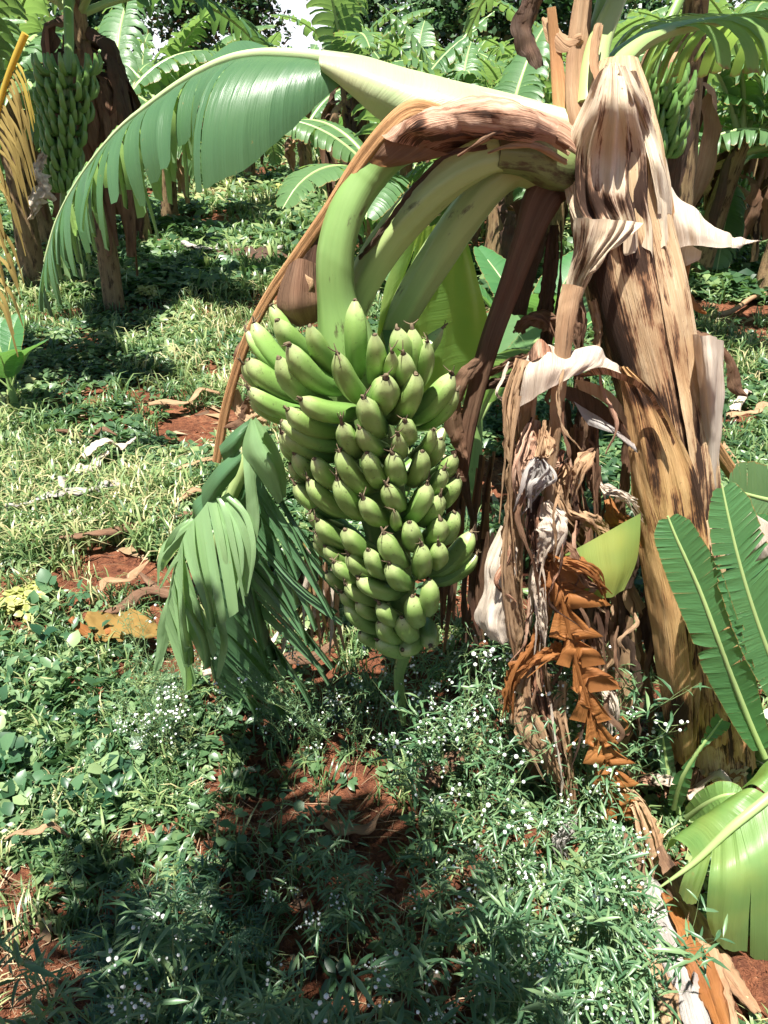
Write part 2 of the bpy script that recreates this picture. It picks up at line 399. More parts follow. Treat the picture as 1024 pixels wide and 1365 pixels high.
M['stalk'] = stalk('fruit_stalk_skin', (.10, .19, .05), (.21, .32, .10), .60)
M['petiole'] = stalk('green_petiole', (.20, .29, .10), (.40, .48, .20), .60)
M['petiole_dk'] = stalk('blackened_petiole', (.08, .12, .04), (.20, .24, .09), .50)
M['rib'] = stalk('leaf_midrib', (.18, .28, .09), (.36, .45, .18), .8)
M['rib_pale'] = stalk('pale_leaf_midrib', (.28, .38, .16), (.50, .58, .32), .75)
M['rib_bg'] = stalk('plantation_midrib', (.20, .30, .10), (.38, .46, .20), .8)
M['tanrib'] = dry_mat('tan_midrib', (.25, .12, .05), (.42, .23, .10), (.58, .36, .18), cov=.70, transl=0, fib=260)
M['stem'] = dry_mat('stem_sheath', (.38, .23, .11), (.60, .43, .25), (.78, .63, .42), transl=0, stain=True, fib=420, rough=.7)
M['stem2'] = dry_mat('ochre_sheath', (.34, .18, .065), (.52, .32, .14), (.68, .47, .24), transl=0, stain=True, fib=420, rough=.6)
M['drape'] = dry_mat('pale_pink_sheath', (.50, .37, .24), (.70, .57, .41), (.86, .77, .61), transl=.12, stain=True, fib=420, rough=.75)
M['rust'] = dry_mat('rusty_sheath', (.24, .11, .07), (.46, .28, .19), (.76, .60, .45), transl=.08, stain=True, fib=420, rough=.8)
M['tan'] = dry_mat('tan_dry_leaf', (.30, .17, .09), (.47, .31, .18), (.62, .46, .30), cov=.66)
M['pale'] = dry_mat('pale_dry_leaf', (.50, .40, .30), (.70, .60, .49), (.86, .80, .71), cov=.74)
M['bronze'] = dry_mat('bronze_dry_leaf', (.20, .075, .022), (.35, .145, .045), (.46, .22, .075), cov=.72, transl=.35, rough=.5, fib=260)
M['brown'] = dry_mat('brown_dry_leaf', (.10, .055, .035), (.20, .115, .07), (.33, .21, .13), cov=.60)
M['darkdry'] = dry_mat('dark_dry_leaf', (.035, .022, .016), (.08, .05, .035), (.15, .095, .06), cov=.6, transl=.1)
M['grey'] = dry_mat('grey_bleached_leaf', (.24, .22, .21), (.46, .43, .40), (.70, .67, .63), cov=.70)
M['bgstem'] = dry_mat('plantation_stem', (.13, .085, .045), (.26, .18, .09), (.40, .30, .17), cov=.52, transl=0)
M['bark'] = dry_mat('tree_bark', (.08, .06, .045), (.14, .11, .08), (.22, .18, .13), transl=0, fib=40)
M['treeleaf'] = simple_leaf('tree_leaf', [(0, (.018, .045, .020)), (.5, (.04, .09, .035)), (1, (.08, .14, .05))], (.1, .3, .05), .2)
# ================================================================== the main banana plant
base = G(935, 1075); base[2] = 0
plant = empty('banana_plant', base, 'large banana plant bending under its heavy bunch of green bananas, with a brown streaked stem', 'banana plant')
# stem outline in the photograph: y, left x, right x, distance
ST = np.array([(80, 800, 850, 1.44), (130, 778, 866, 1.43), (200, 757, 880, 1.42), (300, 765, 892, 1.41), (400, 785, 915, 1.40), (500, 818, 932, 1.385),
               (600, 838, 950, 1.37), (700, 853, 957, 1.355), (800, 866, 966, 1.34), (900, 883, 980, 1.33), (1000, 899, 990, 1.32), (1085, 908, 996, 1.31)], float)
def st(py): return [np.interp(py, ST[:, 0], ST[:, k]) for k in (1, 2, 3)]
def stemY(px, py, off=.004):
    l, r, Y = st(py); c = (l+r)/2; w = (r-l)/2; rad = w*pxs(P(c, py, Y)); q = np.clip((px-c)/w, -1.15, 1.15)
    return Y-rad*math.sqrt(max(0, 1-q*q*.75))-off
cen = [P((a[1]+a[2])/2, a[0], a[3]) for a in ST]
rad = [(a[2]-a[1])/2*pxs(c) for a, c in zip(ST, cen)]
STAINS = [(798, 370, 24, 70, .8), (808, 430, 28, 60, 1.1), (828, 480, 30, 50, 1.0), (850, 345, 26, 34, .9), (862, 400, 20, 50, .6), (880, 545, 28, 50, 1.1), (905, 500, 14, 80, .7), (925, 640, 22, 90, .8),
          (840, 530, 20, 40, .7), (885, 430, 8, 90, .5), (950, 720, 18, 80, .9), (930, 900, 26, 80, .8), (905, 955, 16, 46, 1.1), (965, 900, 15, 110, .9), (890, 370, 12, 60, .6), (780, 320, 14, 40, .6), (975, 980, 20, 60, 1.0)]
b = MB()
p = cr(np.column_stack([cen, rad]), 90)
T_, N_, B_ = frames(p[:, :3], (0, -1, 0)); s_ = arcl(p[:, :3]); a_ = np.linspace(0, 2*PI, 65)
saw = lambda a: ((a*3/(2*PI)) % 1.0)
rr = p[:, 3][:, None]*(.95+.07*saw(a_[None]+s_[:, None]*1.1)+.05*(fbm(np.cos(a_)[None]*2+s_[:, None]*2+9, np.sin(a_)[None]*2+s_[:, None]*1.5+30, 3, 2)-.5)+.012*np.sin(a_[None]*31+4*np.sin(s_[:, None]*3)))
A_ = p[:, None, :3]+rr[..., None]*(np.cos(a_)[None, :, None]*B_[:, None]+np.sin(a_)[None, :, None]*N_[:, None])
X_, Y_ = proj(A_.reshape(-1, 3))
b.grid(A_, np.stack([np.broadcast_to(a_[None]*.07, rr.shape), np.broadcast_to(s_[:, None], rr.shape)], -1), 0, stain_at(X_, Y_, STAINS))
stem = b.build('pseudostem', M['stem'], plant)

def part(name, mat, f, parent=plant, solid=0, label=None):
    b = MB(); f(b); o = b.build(name, mat, parent, solid=solid)
    if label: o['label'] = label
    return o
# overlapping sheaths of the stem
DST = [(850, 260, 20, 60, 1.0), (815, 272, 50, 24, .85), (790, 262, 20, 26, .7), (868, 180, 14, 50, .45), (768, 200, 8, 60, .5), (838, 220, 10, 60, .7), (800, 150, 5, 60, .35), (858, 130, 8, 30, .5)]
part('sheath', M['drape'], lambda b: patch(b, [
    [(806, 90, 1.33), (818, 86, 1.32), (832, 92, 1.33)],
    [(792, 112, 1.35), (818, 108, 1.30), (848, 118, 1.35)],
    [(770, 150), (800, 150, 1.305), (835, 150, 1.30), (862, 155)],
    [(750, 200), (785, 205), (840, 205), (876, 200)],
    [(752, 250), (785, 260), (840, 255), (884, 250)],
    [(762, 292), (800, 296), (850, 292), (890, 300)],
    [(766, 310), (805, 306), (852, 316), (894, 335)]], 90, 90, .006, 12, seed=3, pleat=.0055, npl=6, ragb=.06, stem=.012, stains=DST))
# tall fold at the very top, the right flank of the drape
part('sheath', M['drape'], lambda b: patch(b, [
    [(822, 88, 1.31), (834, 90, 1.32), (845, 96, 1.34)],
    [(838, 130, 1.31), (852, 132, 1.32), (864, 140, 1.38)],
    [(852, 170), (866, 175), (876, 185, 1.40)],
    [(866, 220), (880, 225, 1.35), (890, 230, 1.42)],
    [(878, 285, 1.34), (888, 285, 1.37), (896, 290, 1.42)]], 20, 30, .006, 16, seed=8, pleat=.004, npl=2, stem=.022, stains=[(860, 150, 8, 30, .5)]))
JST = [(775, 350, 16, 30, .45), (800, 310, 25, 10, .35)]
part('sheath', M['drape'], lambda b: patch(b, [
    [(764, 290), (800, 292), (835, 294), (858, 297)],
    [(763, 312), (795, 315), (825, 312), (850, 306)],
    [(764, 340), (785, 342), (805, 336), (824, 326)],
    [(758, 370), (772, 368), (790, 358), (806, 342)],
    [(750, 400), (764, 396), (776, 384), (788, 368)],
    [(744, 430), (755, 428), (766, 420), (772, 408)]], 40, 50, .007, 16, seed=5, pleat=.004, npl=5, stem=.032, stains=JST))
part('dry_strap', M['tan'], lambda b: ribbon(b, [(766, 380, 1.27, 36), (756, 430, 1.25, 30), (748, 500, 1.24, 24), (742, 570, 1.24, 20), (736, 630, 1.24, 18), (732, 700, 1.23, 22)], curl=1.2, pleat=.001, seed=4, wscale=1.1))
# long overlapping sheaths lower down
S3 = [(930, 640, 9, 60, 1.0), (925, 720, 18, 50, .95), (902, 690, 8, 40, .5), (860, 530, 30, 24, .9), (910, 850, 14, 70, .75), (880, 760, 8, 90, .5), (900, 900, 8, 60, .6), (875, 640, 8, 60, .4), (850, 560, 20, 30, .55), (870, 600, 12, 50, .45), (905, 955, 14, 25, .95), (885, 520, 14, 30, .6), (935, 760, 10, 40, .6)]
part('sheath', M['stem2'], lambda b: patch(b, [
    [(824, 490), (830, 488), (838, 490)],
    [(830, 530), (850, 520), (872, 522)],
    [(836, 580), (866, 565), (902, 575)],
    [(843, 640), (880, 632), (928, 632)],
    [(852, 720), (892, 715), (944, 715)],
    [(863, 800), (900, 800), (945, 790)],
    [(878, 880), (905, 880), (940, 870)],
    [(888, 950), (908, 955), (932, 945)],
    [(896, 1010), (912, 1020), (928, 1005)]], 40, 90, .004, 10, seed=9, pleat=.0015, npl=4, stem=.016, stains=S3))
part('sheath', M['stem2'], lambda b: patch(b, [
    [(838, 600), (845, 602), (853, 604)],
    [(845, 680), (860, 690), (878, 690)],
    [(856, 760), (878, 765), (900, 765)],
    [(868, 840), (892, 845), (915, 845)],
    [(880, 920), (900, 925), (922, 920)],
    [(893, 1000), (910, 1010), (925, 1000)]], 24, 50, .004, 14, seed=19, stem=.026, stains=[(905, 950, 20, 30, .9), (870, 700, 8, 60, .3)]))
part('sheath', M['stem'], lambda b: patch(b, [
    [(872, 330), (885, 325), (893, 322)],
    [(885, 420), (905, 420), (922, 420)],
    [(900, 500), (920, 500), (940, 500)],
    [(915, 580), (935, 580), (955, 585)],
    [(930, 660), (946, 660), (962, 670)],
    [(940, 740), (954, 740), (966, 750)],
    [(944, 820), (958, 820), (970, 830)]], 24, 60, .004, 12, seed=13, stem=.006, stains=[(900, 470, 8, 80, .35), (935, 600, 10, 60, .8), (955, 700, 8, 100, .9)]))
# torn ragged sheath at the lower right of the stem
for i, (x, y0, y1, w, Y) in enumerate([(925, 800, 1000, 30, 1.24), (945, 820, 990, 34, 1.235), (965, 835, 1020, 34, 1.25), (982, 880, 1030, 26, 1.27), (950, 870, 940, 40, 1.22)]):
    part('sheath', M['stem2'], lambda b: patch(b, [[(x-w/2+4*k, y0+(y1-y0)*k/4+j*3, Y+.02*abs(j-1)) if 0 else (x-w/2+w*j/2+3*k, y0+(y1-y0)*k/4, Y+.012*abs(j-1)) for j in range(3)] for k in range(5)],
         16, 30, .012, 26, seed=30+i, ragb=.05, pleat=.003, npl=3, stains=[(x, (y0+y1)/2, 18, 40, .45), (x+8, y1-20, 12, 20, .8)]))
# bright pale sheath standing off the right side
part('sheath', M['pale'], lambda b: patch(b, [
    [(908, 436, 1.42), (925, 446, 1.34), (944, 447, 1.28), (967, 454, 1.40)],
    [(920, 500, 1.40), (932, 505, 1.33), (948, 508, 1.27), (967, 512, 1.38)],
    [(930, 570, 1.39), (938, 572, 1.32), (949, 575, 1.31), (961, 578, 1.35)],
    [(938, 640, 1.37), (943, 642, 1.32), (950, 645, 1.31), (957, 648, 1.34)],
    [(944, 710, 1.35), (947, 712, 1.31), (950, 714, 1.31), (953, 716, 1.33)]], 24, 60, .007, 12, seed=21, pleat=.003, npl=3, ragb=.02))
# old leaf stalks beside the stem
def tb(name, mat, pts, rad, parent=plant, seg=14, n=40, **k):
    b = MB(); pr = [P(*q) for q in pts]; rd = [r*pxs(q) for r, q in zip(rad, pr)]
    tube(b, pr, rd, seg, n, **k); return b.build(name, mat, parent)
tb('leaf_stalk', M['tanrib'], [(882, 235, 1.43), (892, 310, 1.43), (902, 380, 1.42), (912, 450, 1.42), (928, 540, 1.42), (950, 590, 1.45), (990, 650, 1.5)], [10, 11, 10, 10, 9, 9, 9], chan=.5)
tb('leaf_stalk', M['tanrib'], [(735, 10, 1.50), (741, 70, 1.49), (748, 140, 1.46), (756, 190, 1.43)], [6, 8, 11, 13], chan=.5)
tb('leaf_stalk', M['tan'], [(782, -40, 1.52), (774, 30, 1.50), (768, 90, 1.47), (772, 150, 1.43), (790, 190, 1.41)], [9, 14, 14, 16, 18], chan=.5)
tb('leaf_stalk', M['petiole'], [(850, -60, 1.55), (818, 10, 1.50), (796, 70, 1.47), (790, 140, 1.43)], [9, 13, 17, 22], chan=.4)
tb('leaf_stalk', M['petiole'], [(822, -90, 1.65), (806, 0, 1.56), (795, 60, 1.50), (790, 120, 1.45)], [9, 11, 15, 20], chan=.4)
part('dry_strap', M['tan'], lambda b: ribbon(b, [(800, 30, 1.44, 14), (795, 70, 1.42, 20, 20), (800, 110, 1.38, 16, 40)], curl=1.4, seed=6))
part('dry_leaf', M['tan'], lambda b: (ribbon(b, [(726, 20, 1.52, 14), (742, 40, 1.5, 34, 20), (760, 52, 1.48, 30, 40), (775, 48, 1.47, 12)], curl=1.1, crumple=.01, seed=44)))
part('dry_leaf', M['darkdry'], lambda b: (ribbon(b, [(715, -10, 1.55, 30), (705, 40, 1.55, 40, 30), (720, 90, 1.53, 14)], curl=1.1, crumple=.01, seed=45)))

# ---------- fan of dry leaf to the right of the stem
part('dry_leaf', M['pale'], lambda b: patch(b, [
    [(886, 240, 1.46), (905, 262, 1.45), (935, 288, 1.44), (968, 308, 1.43), (990, 318, 1.43), (1016, 321, 1.43)],
    [(890, 285, 1.44), (910, 295, 1.41), (938, 308, 1.40), (966, 318, 1.41), (988, 326, 1.42), (1010, 322, 1.43)],
    [(896, 335, 1.43), (915, 328, 1.40), (940, 328, 1.39), (968, 330, 1.40), (985, 330, 1.42), (1003, 325, 1.43)]], 40, 24, .005, 12, seed=23, pleat=.003, npl=4))
part('dry_leaf', M['pale'], lambda b: patch(b, [
    [(900, 310, 1.45), (918, 325, 1.44), (935, 335, 1.43)], [(904, 335, 1.44), (915, 345, 1.42), (934, 342, 1.42)], [(908, 358, 1.43), (918, 352, 1.42), (932, 346, 1.42)]], 14, 14, .006, 16, seed=24))
part('dry_leaf', M['bronze'], lambda b: ribbon(b, [(918, 350, 1.46, 12), (915, 375, 1.45, 16, 20), (925, 400, 1.44, 22, 50), (942, 418, 1.43, 6)], curl=1.4, seed=25))
part('dry_leaf', M['brown'], lambda b: ribbon(b, [(910, 420, 1.45, 14), (925, 440, 1.44, 20, 30), (950, 448, 1.44, 12, 60), (975, 480, 1.44, 14, 20), (982, 515, 1.44, 22, 0), (996, 528, 1.44, 3)], curl=1.0, seed=26))

# ---------- brown sheath wrapped round the arching fruit stalk
b = MB()
tube(b, [P(770, 215, 1.42), P(735, 192, 1.41), P(690, 175, 1.39), P(640, 168, 1.375), P(590, 170, 1.365), P(550, 180, 1.36), P(522, 192, 1.36)], [.044, .044, .042, .040, .038, .034, .026], 48, 90,
     flat=.9, ref=(0, 0, 1), rfun=lambda a, t: 1+.11*np.sin(3*a+14*t+3*np.sin(t*7))*(.4+t)+.035*np.sin(11*a+9*t)+.02*np.sin(23*a-6*t), rough=.12, seed=4)
X, Y = proj(b.v[0]); b.t[0] = stain_at(X, Y, [(640, 190, 60, 15, .5), (560, 205, 30, 10, .7), (720, 180, 25, 8, .4)])
bract = b.build('fruit_stalk_sheath', M['rust'], plant)
part('fruit_stalk_sheath', M['rust'], lambda b: patch(b, [
    [(745, 160, 1.35), (700, 140, 1.34), (640, 130, 1.33), (580, 140, 1.32), (540, 156, 1.31), (510, 182, 1.31)],
    [(745, 168, 1.30), (700, 146, 1.27), (640, 140, 1.26), (585, 148, 1.26), (548, 160, 1.27), (516, 186, 1.28)],
    [(742, 180, 1.29), (700, 166, 1.265), (645, 160, 1.255), (600, 162, 1.25), (560, 172, 1.255), (530, 190, 1.28)],
    [(740, 192, 1.30), (700, 186, 1.28), (655, 184, 1.27), (610, 182, 1.26), (576, 186, 1.27), (556, 196, 1.29)]], 80, 46, .010, 12, seed=40, lf=3,
    stains=[(610, 188, 70, 12, 1.0), (690, 182, 40, 10, .9), (560, 165, 12, 18, .7), (640, 150, 60, 9, .5), (700, 150, 30, 6, .5), (590, 140, 30, 5, .4)]))
for i, q in enumerate([[(760, 205, 1.33, 10), (720, 180, 1.29, 10), (670, 178, 1.27, 8), (630, 196, 1.26, 5)], [(758, 196, 1.32, 12), (715, 172, 1.28, 12, 20), (665, 176, 1.26, 9, 30), (610, 208, 1.25, 4)], [(756, 216, 1.33, 10), (715, 196, 1.29, 14, 30), (680, 194, 1.28, 10), (650, 204, 1.28, 3)]]):
    part('dry_strap', M['tan'] if i != 1 else M['brown'], lambda b: ribbon(b, q, curl=1.3, seed=60+i))
part('fruit_stalk_sheath', M['brown'], lambda b: patch(b, [                      # grey brown flap hanging under the fold
    [(520, 180, 1.30), (560, 195, 1.29), (600, 205, 1.30)], [(505, 200, 1.30), (535, 212, 1.29), (565, 215, 1.30)], [(492, 216, 1.31), (510, 222, 1.31), (525, 218, 1.32)]], 20, 16, .006, 14, seed=47))

# ---------- the two thick green leaf stalks that cross behind the bunch
tb('leaf_stalk', M['petiole_dk'], [(765, 225, 1.42), (735, 218, 1.38), (700, 205, 1.35), (660, 202, 1.34)], [28, 30, 26, 24], seg=24, ref=(0, -.3, 1), rough=.12)
tb('leaf_stalk', M['petiole'], [(672, 205, 1.345), (640, 212, 1.34), (600, 236, 1.345), (560, 272, 1.36), (520, 318, 1.38), (492, 362, 1.40), (470, 415, 1.43), (455, 470, 1.46)], [22, 25, 25, 25, 24, 23, 20, 16], seg=40, ref=(0, -.3, 1), rough=.08, rfun=lambda a, t: 1+.022*np.sin(9*a+2*t)-.05*np.exp(-((t-.06)/.02)**2)+.02*np.sin(4*a+6*t))
part('dry_strap', M['darkdry'], lambda b: ribbon(b, [(650, 195, 1.31, 10), (600, 205, 1.30, 8), (560, 240, 1.32, 8), (525, 285, 1.33, 9), (500, 320, 1.34, 8), (478, 345, 1.37, 6)], curl=1.0, seed=48, rag=.5))
tb('leaf_stalk', M['petiole'], [(730, 240, 1.43), (690, 225, 1.42), (655, 245, 1.42), (622, 285, 1.43), (585, 340, 1.45), (548, 400, 1.47), (522, 450, 1.49), (505, 520, 1.52)], [20, 22, 24, 24, 24, 22, 20, 16], seg=40, ref=(0, -.3, 1), rough=.08, rfun=lambda a, t: 1+.022*np.sin(8*a+3*t)+.02*np.sin(3*a+7*t))
# big green leaf of that stalk, hanging behind the fruit
part('leaf', M['leaf_backlit'], lambda b: patch(b, [
    [(560, 305, 1.49), (582, 300, 1.50), (606, 306, 1.52), (622, 318, 1.54)],
    [(545, 360, 1.50), (580, 350, 1.52), (612, 355, 1.55), (636, 366, 1.58)],
    [(530, 410, 1.50), (575, 405, 1.53), (615, 410, 1.56), (650, 420, 1.58)],
    [(515, 460, 1.51), (570, 462, 1.54), (612, 466, 1.57), (655, 476, 1.59)],
    [(505, 520, 1.52), (560, 535, 1.55), (600, 520, 1.57), (636, 500, 1.60)]], 24, 24, .006, 7, seed=33, lf=2, pleat=.003, npl=4))
part('leaf', M['leaf_backlit'], lambda b: patch(b, [
    [(562, 306, 1.46), (550, 318, 1.46), (528, 345, 1.47), (514, 380, 1.48)],
    [(548, 345, 1.47), (535, 370, 1.47), (518, 400, 1.47), (506, 425, 1.47)],
    [(528, 400, 1.49), (514, 430, 1.48), (505, 455, 1.47), (498, 475, 1.47)]], 14, 14, .004, 7, seed=34, lf=2))
part('leaf', M['leaf'], lambda b: patch(b, [[(534, 440, 1.44), (540, 470, 1.43), (530, 500, 1.42)], [(510, 440, 1.45), (515, 470, 1.43), (515, 500, 1.42)]], 8, 8, .004, 7, seed=35, lf=1))

# ---------- long tan stalk that becomes the torn leaf at the lower left
tb('leaf_stalk', M['tanrib'], [(640, 172, 1.36), (575, 148, 1.35), (545, 148, 1.335), (515, 172, 1.33), (478, 218, 1.34), (440, 278, 1.35), (400, 335, 1.37), (362, 390, 1.39), (335, 440, 1.40), (315, 495, 1.41), (300, 550, 1.42), (289, 615, 1.43)], [8, 11, 12, 11, 10, 9, 8, 7.5, 7, 6.5, 6.5, 6], seg=16, chan=.55, n=70)
part('dry_leaf', M['brown'], lambda b: patch(b, [                      # curled dry blade in the crook
    [(385, 352, 1.37), (400, 345, 1.35), (424, 352, 1.36)], [(372, 385, 1.37), (395, 382, 1.32), (428, 385, 1.35)], [(370, 410, 1.37), (395, 415, 1.31), (430, 405, 1.34)], [(385, 428, 1.38), (405, 436, 1.35), (428, 425, 1.36)]], 24, 24, .004, 10, seed=50))
part('dry_leaf', M['tan'], lambda b: (ribbon(b, [(400, 350, 1.36, 14), (408, 366, 1.34, 22, 60), (420, 375, 1.34, 20, 90), (412, 390, 1.33, 10, 120)], curl=1.6, seed=51)))
part('dry_leaf', M['darkdry'], lambda b: patch(b, [[(470, 240, 1.39), (450, 262, 1.39), (436, 285, 1.39)], [(440, 300, 1.40), (425, 315, 1.40), (410, 330, 1.40)], [(430, 370, 1.40), (415, 372, 1.40), (395, 360, 1.40)]], 12, 14, .008, 10, seed=52))
for i, q in enumerate([[(330, 450, 1.42, 12), (318, 475, 1.42, 16, 40), (330, 500, 1.41, 20, 60), (350, 520, 1.4, 6)], [(312, 520, 1.42, 12), (322, 545, 1.42, 22, 30), (345, 555, 1.41, 24, 60), (352, 540, 1.41, 5)], [(300, 570, 1.42, 12), (316, 560, 1.41, 20, 40), (330, 530, 1.41, 6)], [(335, 560, 1.4, 8), (355, 545, 1.38, 12, 30), (378, 552, 1.37, 16, 40), (392, 560, 1.37, 8)]]):
    part('dry_leaf', M['tan'] if i % 2 else M['brown'], lambda b: ribbon(b, q, curl=1.2, seed=70+i, crumple=.008))
# torn green leaf: midrib bends over and points down and towards the back
ribp = cr(PL([(345, 590, 1.42), (330, 615, 1.42), (312, 655, 1.43), (296, 700, 1.45), (283, 750, 1.48), (276, 810, 1.52), (278, 870, 1.57), (290, 920, 1.62)]), 60)
b = MB(); tube(b, ribp[::8], np.linspace(.018, .004, len(ribp[::8])), 10, 40)
low_leaf = b.build('leaf', M['petiole'], plant); low_leaf['label'] = 'torn green leaf hanging left of the bunch'
Nn = np.tile(nrm(np.array([-.35, -.85, .35])), (60, 1))
b = MB()
blade(b, ribp, Nn, .36, 22, 10, 3, tear=1, droop=.0, lift=-.05, vang=20, sides=(-1,), seed=5, taper=.85, wprof=lambda t: .75+.25*np.sin(PI*t), uneven=.7, wob=.35)
blade(b, ribp, Nn, .30, 11, 9, 3, tear=.9, droop=.25, lift=-.1, vang=32, sides=(-1,), seed=15, taper=.8, wprof=lambda t: .7+.3*np.sin(PI*t), uneven=.7, wob=.5, tl=.1)
b.build('blade', M['leaf'], low_leaf)  # shaded strips, their shade put into the darker leaf colour
rb2 = cr(PL([(290, 650, 1.37), (270, 678, 1.355), (250, 705, 1.345), (236, 740, 1.34), (226, 785, 1.345), (220, 835, 1.36)]), 40)
b = MB()
blade(b, rb2, np.tile(nrm(np.array((-.25, -.9, .35))), (40, 1)), .25, 9, 12, 4, tear=lambda t: .25+.7*t, droop=.72, lift=.02, vang=38, sides=(-1,), seed=28, taper=.75, tpow=3.5, uneven=.6, wob=.25, tint=.6, wprof=lambda t: 1.0-.35*t, tl=0, tr=1)
blade(b, rb2, np.tile(nrm(np.array((-.5, -.8, .35))), (40, 1)), .22, 6, 10, 3, tear=1, droop=.9, lift=.05, vang=45, sides=(-1,), seed=29, taper=.85, tpow=2.5, uneven=.7, wob=.5, tint=.6, wprof=lambda t: 1.1-.3*t, tl=.3, tr=1)
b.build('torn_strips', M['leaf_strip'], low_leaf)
b = MB()
for i, (q, w) in enumerate([ ([(292, 670, 1.38, 16), (306, 710, 1.35, 24, 20), (312, 760, 1.34, 16), (308, 815, 1.34, 3)], 0),
        ([(296, 662, 1.38, 16), (314, 690, 1.36, 26, 0), (326, 740, 1.34, 20, 20), (328, 795, 1.34, 3)], 0), ([(330, 600, 1.38, 10), (335, 650, 1.36, 14, 40), (338, 700, 1.35, 12, 0), (334, 752, 1.35, 3)], 0),
        ([(262, 696, 1.40, 14), (240, 720, 1.38, 30, 50), (222, 745, 1.37, 16, 60), (212, 762, 1.37, 2)], 0), ([(236, 790, 1.42, 14), (222, 830, 1.41, 16, 30), (214, 870, 1.41, 10), (206, 900, 1.42, 2)], 0),
        ([(288, 800, 1.36, 10), (280, 840, 1.35, 14, 50), (274, 880, 1.36, 3)], 0), ([(292, 820, 1.35, 10), (298, 860, 1.34, 12, -40), (290, 905, 1.35, 3)], 0)]):
    ribbon(b, [(a[0], a[1], a[2]-.02, a[3]*1.25)+tuple(a[4:]) for a in q], curl=.28, crumple=.0015, rag=.02, seed=80+i, tint=random.random(), m=7, lf=True, n=30)
    if q[1][3] > 20 and i != 9:
        for sx in (-.36, .4):
            qq = [(a[0]+sx*a[3]*(1+.25*k), a[1]+(k*random.uniform(-4, 9)), a[2]-.028-.004*k, max(2.0, a[3]*.34)) for k, a in enumerate(q)]; ribbon(b, qq, curl=.3, crumple=.001, rag=.02, seed=180+i, tint=random.random(), m=5, lf=True, n=26)
b.build('torn_strips', M['leaf_strip'], low_leaf)
b = MB()
patch(b, [[(334, 555, 1.36), (337, 560, 1.355), (341, 556, 1.36)], [(322, 600, 1.36), (345, 595, 1.33), (366, 590, 1.36)], [(338, 625, 1.35), (362, 625, 1.32), (381, 630, 1.35)], [(370, 672, 1.36), (376, 668, 1.35), (381, 660, 1.36)]], 14, 20, .003, 7, seed=90, lf=1, pleat=.002, npl=2)
b.build('torn_strips', M['leaf_strip'], low_leaf)
b = MB()
patch(b, [[(336, 556, 1.37), (332, 572, 1.37), (326, 590, 1.38)], [(312, 574, 1.37), (312, 590, 1.35), (312, 606, 1.36)], [(292, 595, 1.38), (295, 604, 1.37), (298, 614, 1.38)]], 10, 16, .003, 7, seed=91, lf=1)
patch(b, [[(318, 598, 1.37), (322, 612, 1.35), (314, 635, 1.37)], [(290, 622, 1.36), (292, 645, 1.34), (288, 668, 1.36)], [(268, 650, 1.38), (270, 675, 1.37), (276, 690, 1.38)]], 12, 16, .003, 7, seed=92, lf=1)
patch(b, [[(272, 655, 1.39), (282, 668, 1.37), (290, 672, 1.38)], [(256, 672, 1.39), (266, 690, 1.37), (276, 692, 1.38)], [(260, 694, 1.40), (266, 700, 1.39), (272, 702, 1.39)]], 10, 12, .003, 7, seed=93, lf=1)
b.build('folded_blade', M['leaf'], low_leaf)
# yellowing shreds behind the bunch
for i in range(34):
    x = random.uniform(385, 455); y = random.uniform(740, 800); Y = random.uniform(1.50, 1.62); L = random.uniform(50, 110)
    part('dry_strap', M[random.choice(['tan', 'pale', 'tan', 'leaf_yellow', 'brown'])], lambda b: ribbon(b, [(x, y-30, Y, 4), (x+random.uniform(-10, 10), y+L*.4, Y-.02, random.uniform(5, 11), random.uniform(-60, 60)), (x+random.uniform(-22, 22), y+L, Y, 2)], n=12, m=4, curl=.8, seed=i)) if i < 22 else None

# ---------- the great arching leaf at the upper left
arch_l = [(775, 175, 1.45), (735, 160, 1.47), (680, 148, 1.49), (615, 132, 1.51), (560, 118, 1.53), (500, 98, 1.55), (440, 80, 1.58), (380, 73, 1.61), (320, 76, 1.64), (260, 100, 1.67), (200, 140, 1.70), (150, 182, 1.73), (105, 240, 1.76), (78, 290, 1.78), (64, 335, 1.79), (58, 360, 1.80)]
arch = cr(PL(arch_l), 120)
b = MB()
tube(b, arch[::5], [max(.0045, .040*(1-t)**1.3*(1 if t > .02 else .9)) for t in np.linspace(0, 1, len(arch[::5]))], 20, 100, ref=(0, .3, 1), chan=.35, flat=.75)
arch_leaf = b.build('leaf', M['rib_pale'], plant); arch_leaf['label'] = 'great arching green leaf torn into hanging strips'
blade_rib = arch[34:]; nb = len(blade_rib); tt = np.linspace(0, 1, nb)
Nb = nrm(np.stack([np.interp(tt, [0, .3, 1], [.1, -.1, -.75]), np.interp(tt, [0, .3, 1], [-.25, -.25, -.35]), np.interp(tt, [0, .5, 1], [1, .9, .45])], -1))
b = MB()   # near side: hangs down towards the camera, more and more torn towards the tip
tearf = lambda t: np.where(t < .38, .0, np.where(t < .48, .30+0*t, np.clip(.5+(t-.48)*3.5, 0, 1)))
blade(b, blade_rib, Nb, .31, 36, 12, 3, tear=tearf, droop=lambda t: np.clip(.80+t*.2, 0, 1), lift=.05, vang=12, sides=(1,), seed=3, taper=.82, uneven=.75, wob=.25, tl=.0, tr=.99,
      wprof=lambda t: np.interp(t, [0, .30, .405, .42, .47, .6, .8, 1], [.05, .05, .06, .88, .95, 1.0, .85, .35]), jit=.3)
blade(b, blade_rib, Nb, .33, 26, 12, 3, tear=1, droop=.95, lift=0, vang=4, sides=(1,), seed=43, taper=.85, uneven=.75, wob=.4, tl=.50, tr=.99, wprof=lambda t: np.interp(t, [0, .6, .8, 1], [.9, .9, .75, .3]), jit=.35)
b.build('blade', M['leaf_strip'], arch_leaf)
b = MB()   # far side, its shade put into the darker leaf colour
